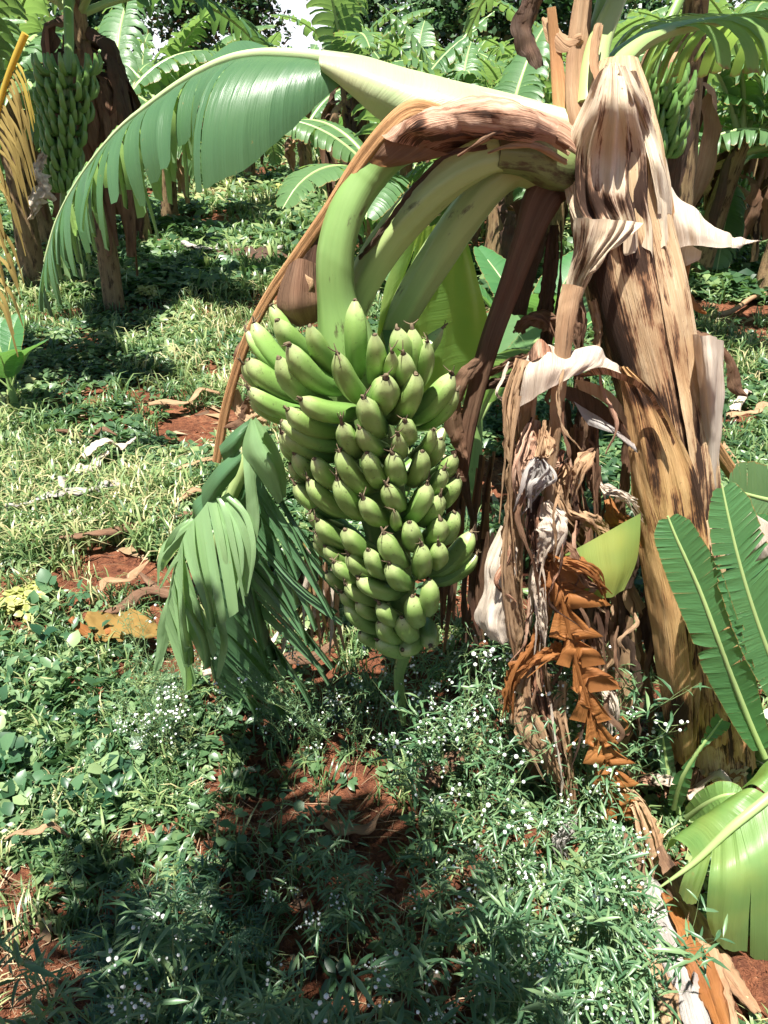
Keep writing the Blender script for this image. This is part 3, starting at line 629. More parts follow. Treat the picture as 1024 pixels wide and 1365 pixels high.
blade(b, blade_rib, Nb, .25, 36, 10, 3, tear=lambda t: np.where(t < .34, 0, np.clip((t-.25)*1.9, 0, 1)), droop=lambda t: np.clip(.98+t*0, 0, 1), lift=.10, vang=8, sides=(-1,), seed=4, taper=.8, uneven=.7, wob=.25,
      wprof=lambda t: np.interp(t, [0, .12, .18, .25, .33, .375, .385, .6, 1], [.05, .15, .60, 1.0, 1.15, 1.1, .6, .9, .35]), jit=.3)
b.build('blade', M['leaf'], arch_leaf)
b = MB()   # smooth pale outer channel of the leaf base
patch(b, [[(430, 66, 1.60), (480, 74, 1.57), (540, 90, 1.54), (610, 108, 1.52), (680, 124, 1.50), (740, 142, 1.47)],
          [(425, 80, 1.54), (478, 92, 1.50), (540, 112, 1.47), (610, 128, 1.45), (680, 144, 1.44), (740, 158, 1.43)],
          [(430, 96, 1.54), (470, 118, 1.50), (515, 138, 1.47), (560, 150, 1.45), (640, 160, 1.44), (730, 168, 1.43)],
          [(440, 100, 1.56), (470, 128, 1.54), (505, 158, 1.52), (540, 170, 1.50), (620, 176, 1.49), (720, 176, 1.46)]], 50, 20, .002, 6, seed=95, lf=1)
b.build('leaf_base', M['leaf_base'], arch_leaf)
b = MB()
patch(b, [[(282, 76, 1.72), (305, 58, 1.75), (330, 54, 1.76), (352, 62, 1.74)], [(290, 82, 1.70), (315, 72, 1.70), (345, 70, 1.70), (372, 72, 1.68)]], 10, 6, .003, 6, seed=96, lf=1)
b.build('folded_blade', M['leaf'], arch_leaf)

# ---------- brown dry stalk hanging between the bunch and the stem
tb('leaf_stalk', M['brown'], [(745, 248, 1.44), (725, 262, 1.42), (705, 310, 1.40), (680, 380, 1.39), (655, 450, 1.38), (635, 520, 1.375), (622, 580, 1.37), (616, 640, 1.37)], [20, 26, 20, 16, 14, 12, 11, 7], seg=18, chan=.5, n=60, rough=.1)
part('dry_leaf', M['brown'], lambda b: ribbon(b, [(640, 480, 1.36, 16), (618, 510, 1.35, 30, 20), (606, 550, 1.35, 34, 30), (614, 590, 1.35, 24, 10), (622, 612, 1.35, 6)], curl=1.0, crumple=.008, seed=101))
part('dry_leaf', M['darkdry'], lambda b: ribbon(b, [(700, 262, 1.45, 40), (715, 300, 1.44, 50, 10), (700, 360, 1.44, 40, -10), (690, 420, 1.44, 30)], curl=1.0, crumple=.01, seed=102))
part('dry_leaf', M['darkdry'], lambda b: ribbon(b, [(610, 600, 1.42, 20), (622, 650, 1.42, 16, 20), (636, 720, 1.42, 3)], curl=1.0, crumple=.004, seed=104))
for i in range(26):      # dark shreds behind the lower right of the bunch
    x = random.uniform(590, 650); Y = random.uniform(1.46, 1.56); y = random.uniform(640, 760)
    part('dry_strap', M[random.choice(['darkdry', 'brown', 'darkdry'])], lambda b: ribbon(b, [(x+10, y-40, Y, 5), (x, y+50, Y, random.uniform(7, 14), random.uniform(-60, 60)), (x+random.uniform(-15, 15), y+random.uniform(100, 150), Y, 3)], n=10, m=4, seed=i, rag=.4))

# ---------- dry leaves hanging round the stem: the arched folded one first
part('dry_leaf', M['pale'], lambda b: patch(b, [
    [(700, 480, 1.27), (722, 462, 1.27), (760, 466, 1.28), (800, 464, 1.29), (818, 485, 1.30), (826, 500, 1.31)],
    [(690, 510, 1.25), (720, 490, 1.22), (760, 486, 1.22), (790, 484, 1.24), (812, 492, 1.26), (840, 505, 1.28)],
    [(684, 550, 1.25), (715, 528, 1.21), (745, 512, 1.21), (768, 500, 1.22), (800, 492, 1.24), (850, 510, 1.27)]], 50, 24, .006, 12, seed=110, pleat=.004, npl=4))
part('dry_leaf', M['rust'], lambda b: patch(b, [
    [(768, 502, 1.22), (800, 490, 1.23), (840, 502, 1.25), (868, 522, 1.26), (886, 555, 1.25), (900, 590, 1.25)],
    [(775, 504, 1.24), (805, 500, 1.24), (838, 510, 1.26), (864, 528, 1.27), (880, 556, 1.27), (898, 594, 1.26)]], 40, 6, .003, 12, seed=111))
part('dry_leaf', M['tan'], lambda b: patch(b, [
    [(766, 506, 1.26), (795, 512, 1.27), (822, 530, 1.29), (834, 556, 1.30)],
    [(772, 520, 1.27), (798, 532, 1.28), (822, 552, 1.29), (836, 575, 1.30)]], 20, 10, .004, 12, seed=112))
part('dry_leaf', M['darkdry'], lambda b: patch(b, [
    [(746, 512, 1.27), (780, 522, 1.30), (815, 548, 1.31), (842, 585, 1.31)],
    [(752, 530, 1.28), (785, 550, 1.31), (812, 570, 1.32), (840, 600, 1.31)]], 20, 14, .006, 12, seed=113))
part('dry_leaf', M['grey'], lambda b: patch(b, [
    [(764, 535, 1.27), (786, 548, 1.28), (812, 566, 1.29), (846, 592, 1.29)],
    [(774, 552, 1.26), (792, 562, 1.26), (815, 575, 1.27), (848, 598, 1.28)],
    [(784, 566, 1.26), (800, 572, 1.26), (820, 580, 1.27), (850, 604, 1.28)]], 24, 12, .003, 12, seed=114))
part('dry_leaf', M['rust'], lambda b: patch(b, [[(704, 470, 1.26), (718, 452, 1.26), (734, 462, 1.25)], [(706, 485, 1.25), (720, 478, 1.24), (738, 474, 1.24)]], 12, 10, .008, 18, seed=115))
STR = [  # hand placed straps: material, curl, spec
 ('tan', 1.1, [(700, 480, 1.25, 26), (688, 530, 1.23, 30, 10), (682, 600, 1.22, 20, 20), (680, 680, 1.22, 18), (678, 760, 1.22, 22, -10), (688, 840, 1.23, 24), (694, 880, 1.24, 10)]),
 ('tan', 1.0, [(712, 490, 1.26, 20), (700, 560, 1.25, 26, -20), (694, 640, 1.25, 16, 30), (690, 740, 1.25, 16), (696, 830, 1.25, 8)]),
 ('rust', .7, [(716, 560, 1.25, 14), (708, 600, 1.22, 42, 20), (700, 635, 1.21, 30, 30), (694, 662, 1.21, 6)]),
 ('tan', .8, [(724, 575, 1.22, 10), (730, 595, 1.20, 26, -20), (722, 610, 1.20, 16, 20), (727, 560, 1.22, 4)]),
 ('grey', .5, [(722, 612, 1.20, 16), (720, 632, 1.19, 44, 5), (708, 650, 1.19, 38, 0), (700, 660, 1.20, 4)]),
 ('pale', .7, [(725, 670, 1.21, 14), (735, 690, 1.19, 34, -10), (740, 710, 1.18, 40, 10), (728, 735, 1.19, 24, 20), (718, 750, 1.20, 4)]),
 ('rust', 1.2, [(720, 660, 1.23, 14), (712, 690, 1.21, 18, 30), (712, 725, 1.21, 14), (718, 750, 1.22, 4)]),
 ('tan', .9, [(757, 620, 1.27, 12), (749, 650, 1.25, 16, 40), (758, 680, 1.24, 16, 0), (785, 695, 1.24, 22, -20), (808, 712, 1.25, 18, 0), (816, 722, 1.26, 6)]),
 ('tan', .9, [(788, 605, 1.26, 16), (776, 620, 1.24, 34, 20), (768, 640, 1.24, 20, 30), (766, 660, 1.25, 5)]),
 ('pale', 1.2, [(796, 640, 1.29, 8), (806, 652, 1.27, 12), (830, 660, 1.26, 16, 20), (850, 670, 1.27, 10)]),
 ('brown', 1.0, [(790, 560, 1.30, 16), (792, 620, 1.29, 18, 20), (796, 680, 1.29, 14), (806, 740, 1.30, 8)]),
 ('brown', 1.0, [(770, 570, 1.32, 20), (768, 640, 1.31, 18, 30), (772, 700, 1.31, 22), (790, 760, 1.31, 8)]),
 ('bronze', .8, [(812, 665, 1.30, 14), (820, 690, 1.28, 24, 20), (838, 700, 1.28, 18), (848, 712, 1.29, 6)]),
 ('pale', .8, [(712, 730, 1.22, 10), (718, 780, 1.20, 16, 10), (722, 830, 1.20, 14), (724, 860, 1.21, 3)]),
 ('bronze', .9, [(730, 742, 1.20, 10), (752, 748, 1.18, 22, 20), (790, 762, 1.17, 24, 10), (806, 790, 1.18, 10, 60)]),
 ('brown', 1.0, [(745, 720, 1.20, 8), (765, 735, 1.18, 12, 30), (782, 775, 1.17, 14, 0), (805, 785, 1.17, 4)]),
 ('bronze', .8, [(722, 750, 1.22, 12), (736, 775, 1.20, 30, 10), (736, 800, 1.20, 24)]),
 ('tan', 1.1, [(735, 800, 1.25, 14), (728, 830, 1.24, 20), (722, 860, 1.24, 14), (730, 930, 1.24, 22), (752, 990, 1.24, 16), (768, 1060, 1.24, 10)]),
 ('bronze', .7, [(720, 815, 1.23, 10), (712, 860, 1.21, 16, 30), (694, 890, 1.20, 24, 20), (680, 920, 1.20, 16), (676, 948, 1.20, 3)]),
 ('bronze', .5, [(748, 862, 1.20, 20), (736, 872, 1.18, 36, 20), (722, 878, 1.17, 30, 40), (702, 885, 1.17, 3)]),
 ('tan', .7, [(706, 880, 1.24, 16), (700, 930, 1.22, 30, 20), (712, 980, 1.20, 44, 10), (735, 1020, 1.20, 34, -10), (752, 1050, 1.21, 20)]),
 ('rust', .8, [(712, 890, 1.24, 16), (722, 950, 1.22, 34, -20), (744, 1000, 1.21, 30, 10), (762, 1050, 1.22, 14)]),
 ('tan', 1.2, [(752, 910, 1.22, 14), (748, 950, 1.21, 18), (756, 1000, 1.20, 14), (764, 1060, 1.20, 12), (770, 1120, 1.20, 5)]),
 ('pale', 1.0, [(792, 905, 1.22, 10), (812, 925, 1.20, 18, 20), (818, 950, 1.19, 22, 10), (806, 968, 1.20, 8)]),
 ('brown', .9, [(778, 820, 1.24, 14), (795, 860, 1.22, 24, 20), (800, 910, 1.22, 10)]),
 ('grey', .8, [(768, 1090, 1.15, 6), (757, 1110, 1.13, 22, 10), (748, 1128, 1.12, 18, 10), (756, 1140, 1.12, 4)]),
 ('tan', .8, [(820, 1050, 1.20, 14), (850, 1072, 1.16, 24, 20), (866, 1120, 1.12, 34, 0), (880, 1170, 1.08, 14)]),
 ('darkdry', 1.0, [(740, 300, 1.45, 16), (736, 350, 1.44, 26, 20), (730, 420, 1.44, 22), (726, 480, 1.43, 10)]),
 ('brown', .9, [(690, 442, 1.42, 16), (705, 428, 1.40, 20, 10), (730, 424, 1.40, 30, 10), (752, 440, 1.40, 24)]),
 ('brown', .9, [(618, 500, 1.40, 10), (660, 492, 1.38, 14, 20), (700, 476, 1.37, 16, 10), (735, 470, 1.36, 10)]),
 ('darkdry', .9, [(626, 520, 1.40, 10), (660, 512, 1.38, 18, 20), (700, 500, 1.37, 20, 10), (722, 496, 1.36, 10)]),
 ('brown', 1.2, [(770, 390, 1.36, 20), (776, 430, 1.35, 22), (772, 470, 1.35, 20), (770, 520, 1.36, 14)]),
 ('tan', 1.2, [(792, 400, 1.34, 12), (798, 440, 1.34, 14), (796, 480, 1.34, 12)]),
 ('rust', 1.0, [(735, 640, 1.26, 14), (742, 620, 1.25, 18, 30), (752, 600, 1.26, 8)]),
]
def strap(b, sp, cu, sd):
    r = random.Random(sd); ribbon(b, sp, curl=cu, seed=sd, m=13, crumple=.008, rag=.5, n=80, pleat=.0022)
    if max(q[3] for q in sp) > 15:
        for j in range(5):
            o = r.uniform(-.45, .45); k0 = r.randint(0, max(0, len(sp)-3)); q = [(a[0]+o*a[3]+r.gauss(0, 2), a[1]+r.gauss(0, 3), a[2]-r.uniform(.0, .02), max(2.5, a[3]*r.uniform(.12, .3)), r.uniform(-60, 60)) for a in [list(z) for z in sp[k0:k0+4]]]
            q[-1] = (q[-1][0]+r.uniform(-12, 12), q[-1][1]+r.uniform(5, 25), q[-1][2], 1.5, 0); ribbon(b, q, curl=1.0, seed=sd+j, m=5, n=26, crumple=.003, rag=.4)
for i, (mt, cu, sp) in enumerate(STR):
    part('dry_leaf' if max(q[3] for q in sp) > 20 else 'dry_strap', M[mt], lambda b: strap(b, sp, cu, 120+i))
for i in range(40):      # thin curled shreds among them
    x = random.uniform(672, 850); y = random.uniform(480, 960); Y = random.uniform(1.16, 1.30); L = random.uniform(40, 150); w = random.uniform(4, 12)
    if x > 810 and y < 760: x -= 60
    part('dry_strap', M[random.choice(['tan', 'brown', 'pale', 'bronze', 'darkdry', 'rust', 'brown'])], lambda b: ribbon(b, [(x, y, Y, 3), (x+random.uniform(-9, 9), y+L*.3, Y-.01, w, random.uniform(-80, 80)), (x+random.uniform(-22, 22), y+L*.7, Y-.02, w*.8, random.uniform(-80, 80)), (x+random.uniform(-28, 28), y+L, Y-.01, 1.5)], n=24, m=5, curl=1.2, seed=i+900, rag=.4, crumple=.004))
# shredded dark mass hanging behind them
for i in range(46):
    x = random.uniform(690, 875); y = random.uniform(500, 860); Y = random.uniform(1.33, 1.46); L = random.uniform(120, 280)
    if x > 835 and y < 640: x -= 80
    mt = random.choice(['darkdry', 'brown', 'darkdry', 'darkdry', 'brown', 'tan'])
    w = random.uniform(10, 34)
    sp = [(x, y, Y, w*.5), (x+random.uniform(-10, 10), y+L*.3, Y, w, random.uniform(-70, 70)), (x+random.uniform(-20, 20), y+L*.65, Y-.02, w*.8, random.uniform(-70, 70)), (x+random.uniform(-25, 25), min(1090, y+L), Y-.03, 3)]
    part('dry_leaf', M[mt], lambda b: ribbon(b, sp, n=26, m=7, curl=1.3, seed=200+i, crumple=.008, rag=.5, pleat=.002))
# bronze leaf folded like an accordion along its midrib
zr = cr(PL([(738, 745, 1.20), (748, 790, 1.185), (760, 850, 1.175), (774, 905, 1.165), (790, 960, 1.16), (806, 1010, 1.155), (818, 1050, 1.15), (824, 1085, 1.15)]), 50)
b = MB(); tube(b, zr[::7], np.linspace(.005, .0025, len(zr[::7])), 7, 30); zig = b.build('dry_leaf', M['bronze'], plant); zig['label'] = 'bronze dry leaf folded like an accordion'
b = MB(); K = 11; zr2 = cr(zr[::7], K*9+1)
for sd in (1, -1):
    rw = []; uvs = []
    for k in range(K):
        mx = random.uniform(.55, 1.2)*(.62 if sd < 0 else 1)*(1.1-.45*k/K); cu_ = random.uniform(-.02, .03); pw = random.uniform(.6, 1.6)
        if sd < 0 and k in (0, 1, 4): mx *= .3
        for j in range(10):
            f = j/9; i_ = min(len(zr2)-1, k*9+j); w = (.008+.072*f**pw*mx) if j < 9 else .012
            c = zr2[i_]; row = []
            for q in np.linspace(0, 1, 8):
                row.append(c+np.array((sd*w*q, -.022*f*q*(1-.5*q)-.004*math.sin(q*9+k), (.010+cu_)*math.sin(q*3.1)*f-.010*q*q*f+.004*math.sin(k*2.3+q*5))))
            rw.append(row); uvs.append([((k*9+j)*.003, q*.05) for q in np.linspace(0, 1, 8)])
    A = np.array(rw); A = A if sd < 0 else A[:, ::-1]; b.grid(A, np.array(uvs), 0, random.random())
b.build('blade', M['bronze'], zig)
# pale bleached blade at the left
part('dry_leaf', M['pale'], lambda b: patch(b, [
    [(668, 700, 1.27), (682, 712, 1.25), (688, 730, 1.25)], [(650, 745, 1.26), (668, 755, 1.23), (686, 765, 1.24)], [(645, 790, 1.25), (665, 800, 1.22), (688, 800, 1.24)], [(634, 822, 1.25), (660, 838, 1.21), (690, 830, 1.24)],
    [(650, 850, 1.25), (668, 856, 1.22), (690, 850, 1.24)]], 24, 34, .012, 22, seed=140, pleat=.002, npl=6))
# light green leaf piece caught among the dry leaves
part('leaf', M['leaf_pale'], lambda b: patch(b, [
    [(744, 744, 1.22), (782, 724, 1.215), (818, 704, 1.215), (854, 684, 1.225)],
    [(750, 762, 1.21), (786, 748, 1.20), (820, 734, 1.20), (853, 716, 1.215)],
    [(762, 778, 1.205), (792, 772, 1.19), (822, 764, 1.19), (848, 750, 1.21)],
    [(776, 796, 1.20), (796, 798, 1.19), (815, 796, 1.19), (832, 786, 1.20)]], 24, 20, .002, 5, seed=141, lf=1, pleat=.001, npl=3))
part('dry_strap', M['darkdry'], lambda b: ribbon(b, [(850, 700, 1.30, 8), (851, 740, 1.30, 14), (838, 785, 1.30, 10)], curl=.8, seed=142))

# ---------- fruit bunch: arching stalk with the hands of bananas
AX = np.array([(235, 485, 40, 1.36), (300, 455, 40, 1.345), (380, 452, 40, 1.34), (450, 462, 142, 1.34), (520, 470, 150, 1.34), (600, 497, 124, 1.345), (680, 505, 116, 1.35), (760, 530, 108, 1.355), (820, 530, 76, 1.36), (875, 545, 50, 1.365), (960, 535, 20, 1.37)], float)
def axis(py): return [np.interp(py, AX[:, 0], AX[:, k]) for k in (1, 2, 3)]
b = MB()
tube(b, [P(560, 185, 1.37), P(520, 200, 1.365), P(487, 238, 1.36), P(462, 285, 1.345), P(448, 340, 1.335), P(449, 400, 1.335), P(462, 460, 1.34), P(478, 540, 1.345), P(500, 620, 1.35), P(515, 700, 1.355), P(530, 780, 1.36), P(540, 860, 1.365), P(532, 900, 1.37), P(535, 935, 1.37), P(538, 965, 1.37)],
     [.028, .032, .032, .031, .032, .034, .050, .052, .050, .044, .034, .018, .012, .012, .006], 36, 130, rough=.09, seed=3, rfun=lambda a, t: 1+.016*np.sin(7*a+3*t)+.03*np.exp(-((t-.13-.01*np.sin(a))/.006)**2)+.02*np.exp(-((t-.30+.02*np.sin(a+1))/.005)**2))
bunch = b.build('fruit_bunch', M['stalk'], plant); bunch['label'] = 'heavy hanging bunch of green bananas'
# visible bananas: zoom-in coordinates of tip, visible base, width (two crops of the photograph)
Z3 = [(495,515,520,740,80),(340,600,440,740,75),(435,695,540,830,78),(270,665,420,800,88),(235,710,340,840,86),(230,580,330,690,82),(150,590,215,715,80),(126,620,190,700,64),(210,530,250,600,64),
 (130,715,260,830,84),(115,730,150,800,60),(132,815,290,890,74),(140,850,240,905,62),(310,850,490,880,78),(265,885,420,940,80),(640,610,735,740,88),(690,610,760,780,80),(742,655,770,800,62),(660,695,735,810,84),
 (600,778,604,845,106),(703,765,660,900,88),(825,765,725,905,92),(842,820,780,930,64),(525,845,610,940,88),(665,925,720,960,80),(562,630,600,770,74),(622,690,640,770,60),(245,925,420,1000,64),(250,965,400,1030,72)]
Z4 = [(350,75,420,165,88),(420,92,550,165,84),(575,120,620,175,74),(715,100,705,190,64),(745,135,735,225,70),(108,110,200,190,92),(106,155,160,205,60),(160,195,240,290,82),(140,235,190,300,62),(238,215,340,310,88),(340,185,460,320,92),
 (450,190,540,295,88),(552,195,620,280,92),(672,185,680,290,86),(802,205,785,280,74),(758,258,735,340,76),(812,290,780,395,84),(692,318,640,440,88),(530,322,630,380,88),(332,300,430,425,88),(435,376,550,440,88),
 (215,300,350,420,84),(162,318,280,420,84),(745,365,715,450,80),(620,470,685,545,88),(745,460,750,530,92),(800,430,812,530,84),(738,560,785,615,84),(668,562,705,655,86),(868,510,780,660,92),(888,600,790,690,72),
 (518,515,620,620,92),(362,500,450,570,88),(252,462,340,540,82),(222,430,262,480,60),(246,512,320,570,70),(455,582,540,655,84),(375,602,470,660,78),(282,567,360,622,68),(317,632,420,690,70),(287,672,360,710,62),
 (540,637,640,700,86),(415,697,590,740,80),(366,722,490,770,68),(700,700,740,810,84),(632,768,690,855,84),(500,798,600,850,78),(410,792,500,830,62),(367,802,470,890,68),(590,852,655,910,84),(502,868,580,920,78),
 (420,912,500,940,62),(492,942,620,975,82),(592,982,680,925,80),(705,965,735,870,82),(350,752,400,790,60),(240,545,300,590,60),(560,425,600,470,50)]
BN = [(280+a/2.56, 200+c/2.56, 280+d/2.56, 200+e/2.56, w/2.56) for a, c, d, e, w in Z3]+[(340+a/3.012, 540+c/3.012, 340+d/3.012, 540+e/3.012, w/3.012) for a, c, d, e, w in Z4]
def banana(tip, basep, rad, k, bulge=.10, lab=None):
    L = np.linalg.norm(tip-basep); d = (tip-basep)/L
    g = np.array((0, 0, -1.0)); g = nrm(g-(g@d)*d)
    ax0 = P(*[axis(proj(tip)[1])[0], proj(tip)[1]], tip[1]); out = np.array((tip[0]-ax0[0], -.05, 0)); out = out-(out@d)*d
    bd = nrm(g+out*4)
    mid = (tip+basep)/2+bd*L*bulge*2
    s = np.concatenate([[0], np.linspace(.04, .88, 9), [.92, .95, .975, 1.0]])[:, None]
    pts = basep*(1-s)**2+2*mid*s*(1-s)+tip*s*s
    prof = np.interp(s[:, 0], [0, .06, .16, .3, .5, .74, .86, .93, .97, 1], [.34, .44, .78, .97, 1.0, .96, .80, .56, .38, .24])
    T, N, B = frames(pts, -bd); m = 15; a = np.linspace(0, 2*PI, m+1); ph = random.uniform(0, 2)
    rr = rad*prof[:, None]*(1+.06*np.cos(5*a+ph)[None]+.018*np.cos(10*a+2*ph)[None])
    A = pts[:, None]+rr[..., None]*(np.cos(a)[None, :, None]*B[:, None]+np.sin(a)[None, :, None]*N[:, None])
    UV = np.stack([np.broadcast_to(a[None]*.16+k*.77, rr.shape), np.broadcast_to(s, rr.shape)], -1)
    b = MB(); b.grid(A, UV, 0, random.random())
    # blunt end with the withered flower
    e = pts[-1]; dd = T[-1]; rt = rad*.20
    st_ = random.random(); ln = .003 if st_ < .4 else random.uniform(.006, .014)
    q = np.array([e-dd*.001, e+dd*ln*.5+np.random.default_rng(k).normal(0, .001, 3), e+dd*ln+np.random.default_rng(k+5).normal(0, .003, 3)])
    tube(b, q, [rt*.95, rt*.7, rt*.35], 7, 5, mat=1)
    if ln > .003:
        for j in range(random.randint(2, 4)):
            v = nrm(dd*.6+np.random.default_rng(k*7+j).normal(0, .7, 3))*random.uniform(.008, .020)
            tube(b, np.array([q[1], q[1]+v*.6, q[1]+v+np.array((0, 0, .002))]), [.0011, .0009, .0005], 4, 4, mat=1)
    return b.build('banana', [M['banana'], M['btip']], bunch)
for k, (tx, ty, bx, by, w) in enumerate(BN):
    cx, Rr, Yc = axis(ty); sc = pxs(P(cx, ty, Yc))
    q = np.clip((tx-cx)/Rr, -1, 1); yt = Yc-Rr*sc*math.sqrt(1-q*q)*1.0
    tip = P(tx, ty, yt); Lr = np.interp(ty, [420, 600, 870], [.15, .115, .09])
    lo = yt+.005
    for _ in range(40):
        bp = P(bx, by, lo)
        if np.linalg.norm(bp-tip) > Lr*.78: break
        lo += .004
    bp = P(bx, by, min(lo, Yc+.0))
    d = bp-tip; Ld = np.linalg.norm(d)
    axp = P(axis(by)[0], by, axis(by)[2])
    bp2 = bp+nrm(d)*max(.02, (Lr-Ld)*.9); bp2 = bp2+(axp-bp2)*.34
    banana(tip, bp2, w*.5*pxs((tip+bp)/2)*1.0, k)
# hands at the back of the bunch (seen only in part)
nb_ = 100-len(BN)
for k in range(nb_):
    y = 470+k*(360/nb_); cx, Rr, Yc = axis(y); th = PI*(.08+.84*((k*.618) % 1)); sc = pxs(P(cx, y, Yc)); Rm = Rr*sc
    tip = P(cx, y, Yc)+np.array((math.cos(th)*Rm*.9, math.sin(th)*Rm*.9, .03)); bp = P(cx, y+25, Yc)+np.array((math.cos(th)*.03, math.sin(th)*.03, -.02))
    banana(tip, bp, .017, 500+k)

# ---------- the living crown above the stem: leaves rising past the top of the frame
def crown_leaf(pts, width, seed, matn='leaf_pale', tear=.7, droop=.55, world=False, tubew=.02, nst=34, parent=plant, N=None, label=None, bl=(0.12, 1), ribm='rib'):
    rp = cr(np.array(pts, float) if world else PL(pts), 60)
    b = MB(); r0 = rp[::6]; tube(b, r0, np.linspace(tubew, .004, len(r0)), 12, 50, ref=(0, 0, 1), chan=.4); lf = b.build('leaf', M[ribm], parent)
    if label: lf['label'] = label
    i0 = int(bl[0]*60); rb = rp[i0:]; b = MB()
    blade(b, rb, np.tile(np.array((0, 0, 1.0)) if N is None else nrm(np.array(N, float)), (len(rb), 1)), width, nst, 8, 3, tear=tear, droop=droop, seed=seed, taper=.75)
    b.build('blade', M[matn], lf)
    return lf
crown_leaf([(800, 110, 1.46), (822, 84, 1.50), (850, 58, 1.56), (890, 40, 1.64), (940, 30, 1.74), (1000, 24, 1.85), (1070, 30, 2.0), (1160, 60, 2.1)], .30, 11, 'leaf_pale', tear=.35, droop=.75, tubew=.024, bl=(.40, 1), label='pale leaf arching out to the right from the top of the stem')
top = P(800, 20, 1.47)
CR = [((.9, .35), 1.4, .65), ((.1, .95), 1.4, .7)]
for i, ((dx, dy), L, el) in enumerate(CR):
    pts = []; pos = np.array((top[0], top[1], 1.62)); h = np.array((dx, dy, 0))/math.hypot(dx, dy)
    for k in range(9):
        pts.append(pos.copy()); a = 1.35-k/8*(1.35+.35*el); pos = pos+(h*math.cos(a)+np.array((0, 0, math.sin(a))))*L/8
    crown_leaf(pts, .27, 60+i, 'leaf_sucker', tear=.5, droop=.35, world=True, tubew=.022, bl=(.22, 1))
# ================================================================== ground
xs = np.concatenate([-np.geomspace(3.0, 160, 60)[::-1], np.linspace(-2.95, 2.95, 330), np.geomspace(3.0, 160, 60)])
ys = np.concatenate([-np.geomspace(1, 40, 14)[::-1], np.linspace(-.9, .5, 12), np.linspace(.55, 3.6, 190), np.geomspace(3.65, 300, 190)])
gx, gy = np.meshgrid(xs, ys, indexing='ij')
b = MB(); b.grid(np.stack([gx, gy, gh(gx, gy)], -1), np.stack([gx, gy], -1)); b.q[0] = b.q[0][:, ::-1]
tag(b.build('ground', M['soil']), kind='structure')

BARE = [(640, 650, 60, 60, .9), (665, 790, 40, 40, .8), (190, 770, 110, 22, .9), (270, 870, 70, 25, .8), (150, 745, 60, 14, .7), (330, 560, 70, 25, .6), (245, 575, 40, 12, .6), (540, 1230, 150, 50, .8), (450, 1110, 110, 40, .9), (350, 1100, 60, 30, .8),
        (600, 1330, 130, 45, .75), (40, 1310, 60, 40, .6), (180, 1120, 60, 18, .7), (20, 1190, 50, 30, .7), (460, 1340, 60, 40, .6), (720, 1230, 60, 50, .6), (990, 420, 40, 10, .6), (300, 300, 50, 8, .5), (980, 560, 40, 20, .5), (1000, 1320, 60, 60, .9), (930, 400, 20, 8, .5), (620, 420, 60, 200, .3)]
def bare(x, y):
    v = np.stack([x, y, 0*x-1.5], -1); d = v@FWD; X = 512+F*(v@RT)/d; Y = 682.5-F*(v@UP)/d
    t = np.zeros(len(x))
    for (bx, by, rx, ry, k) in BARE: t = np.maximum(t, 1.15*k*np.exp(-(((X-bx)/rx)**2+((Y-by)/ry)**2)**1.3))
    n = fbm(x*3.1, y*3.1, 3, 31); n2 = fbm(x*1.4, y*1.4, 3, 37)
    return np.clip(t*1.3-(n-.5)*.9+np.clip(n2-.56, 0, 1)*3, 0, 1), X, Y
def rot(az, pitch, roll):
    ca, sa = np.cos(az), np.sin(az); cp, sp = np.cos(pitch), np.sin(pitch); cr_, sr = np.cos(roll), np.sin(roll)
    o = np.ones_like(az); z = np.zeros_like(az)
    Rz = np.stack([np.stack([ca, -sa, z], -1), np.stack([sa, ca, z], -1), np.stack([z, z, o], -1)], -2)
    Rx = np.stack([np.stack([o, z, z], -1), np.stack([z, cp, -sp], -1), np.stack([z, sp, cp], -1)], -2)
    Ry = np.stack([np.stack([cr_, z, sr], -1), np.stack([z, o, z], -1), np.stack([-sr, z, cr_], -1)], -2)
    return Rz@Rx@Ry
def scatter(mb, tmpl, pos, az, pitch=None, roll=None, sc=1.0, tint=.5, mat=0):
    V, q, t, tv = tmpl; n = len(pos); k = len(V)
    if n == 0: return
    pitch = np.zeros(n) if pitch is None else pitch; roll = np.zeros(n) if roll is None else roll
    Rm = rot(az, pitch, roll); sc = np.broadcast_to(np.asarray(sc, float).reshape(-1, 1) if np.ndim(sc) < 2 else sc, (n, 3))
    W = np.einsum('nij,nkj->nki', Rm, V[None]*sc[:, None])+pos[:, None]
    off = (np.arange(n)*k)[:, None, None]
    T = np.clip(np.broadcast_to(np.asarray(tint, float), (n,))[:, None]+tv[None], 0, 1)
    mb.add(W.reshape(-1, 3), None, (q[None]+off).reshape(-1, 4) if len(q) else None, (t[None]+off).reshape(-1, 3) if len(t) else None, mat, T.reshape(-1))
def join(parts):
    V, q, t, tv = [], [], [], []; n = 0
    for a in parts:
        V.append(a[0]); q.append(a[1].reshape(-1, 4)+n); t.append(a[2].reshape(-1, 3)+n); tv.append(a[3]); n += len(a[0])
    return np.concatenate(V), np.concatenate(q), np.concatenate(t), np.concatenate(tv)
def xf(tm, az, pitch, roll, s, loc, tv=0):
    Rm = rot(np.array([az]), np.array([pitch]), np.array([roll]))[0]
    return (tm[0]*np.asarray(s))@Rm.T+np.asarray(loc), tm[1], tm[2], tm[3]+tv
def leafT(w=.3, cup=.06, sag=.12, w2=.8):
    V = np.array([(0, 0, 0), (-w, .36, cup), (0, .36, 0), (w, .36, cup), (-w*w2, .7, cup-sag*.4), (0, .7, -sag*.4), (w*w2, .7, cup-sag*.4), (0, 1, -sag)], float)
    return V, np.array([(1, 2, 5, 4), (2, 3, 6, 5)]), np.array([(0, 2, 1), (0, 3, 2), (4, 5, 7), (5, 6, 7)]), np.zeros(8)
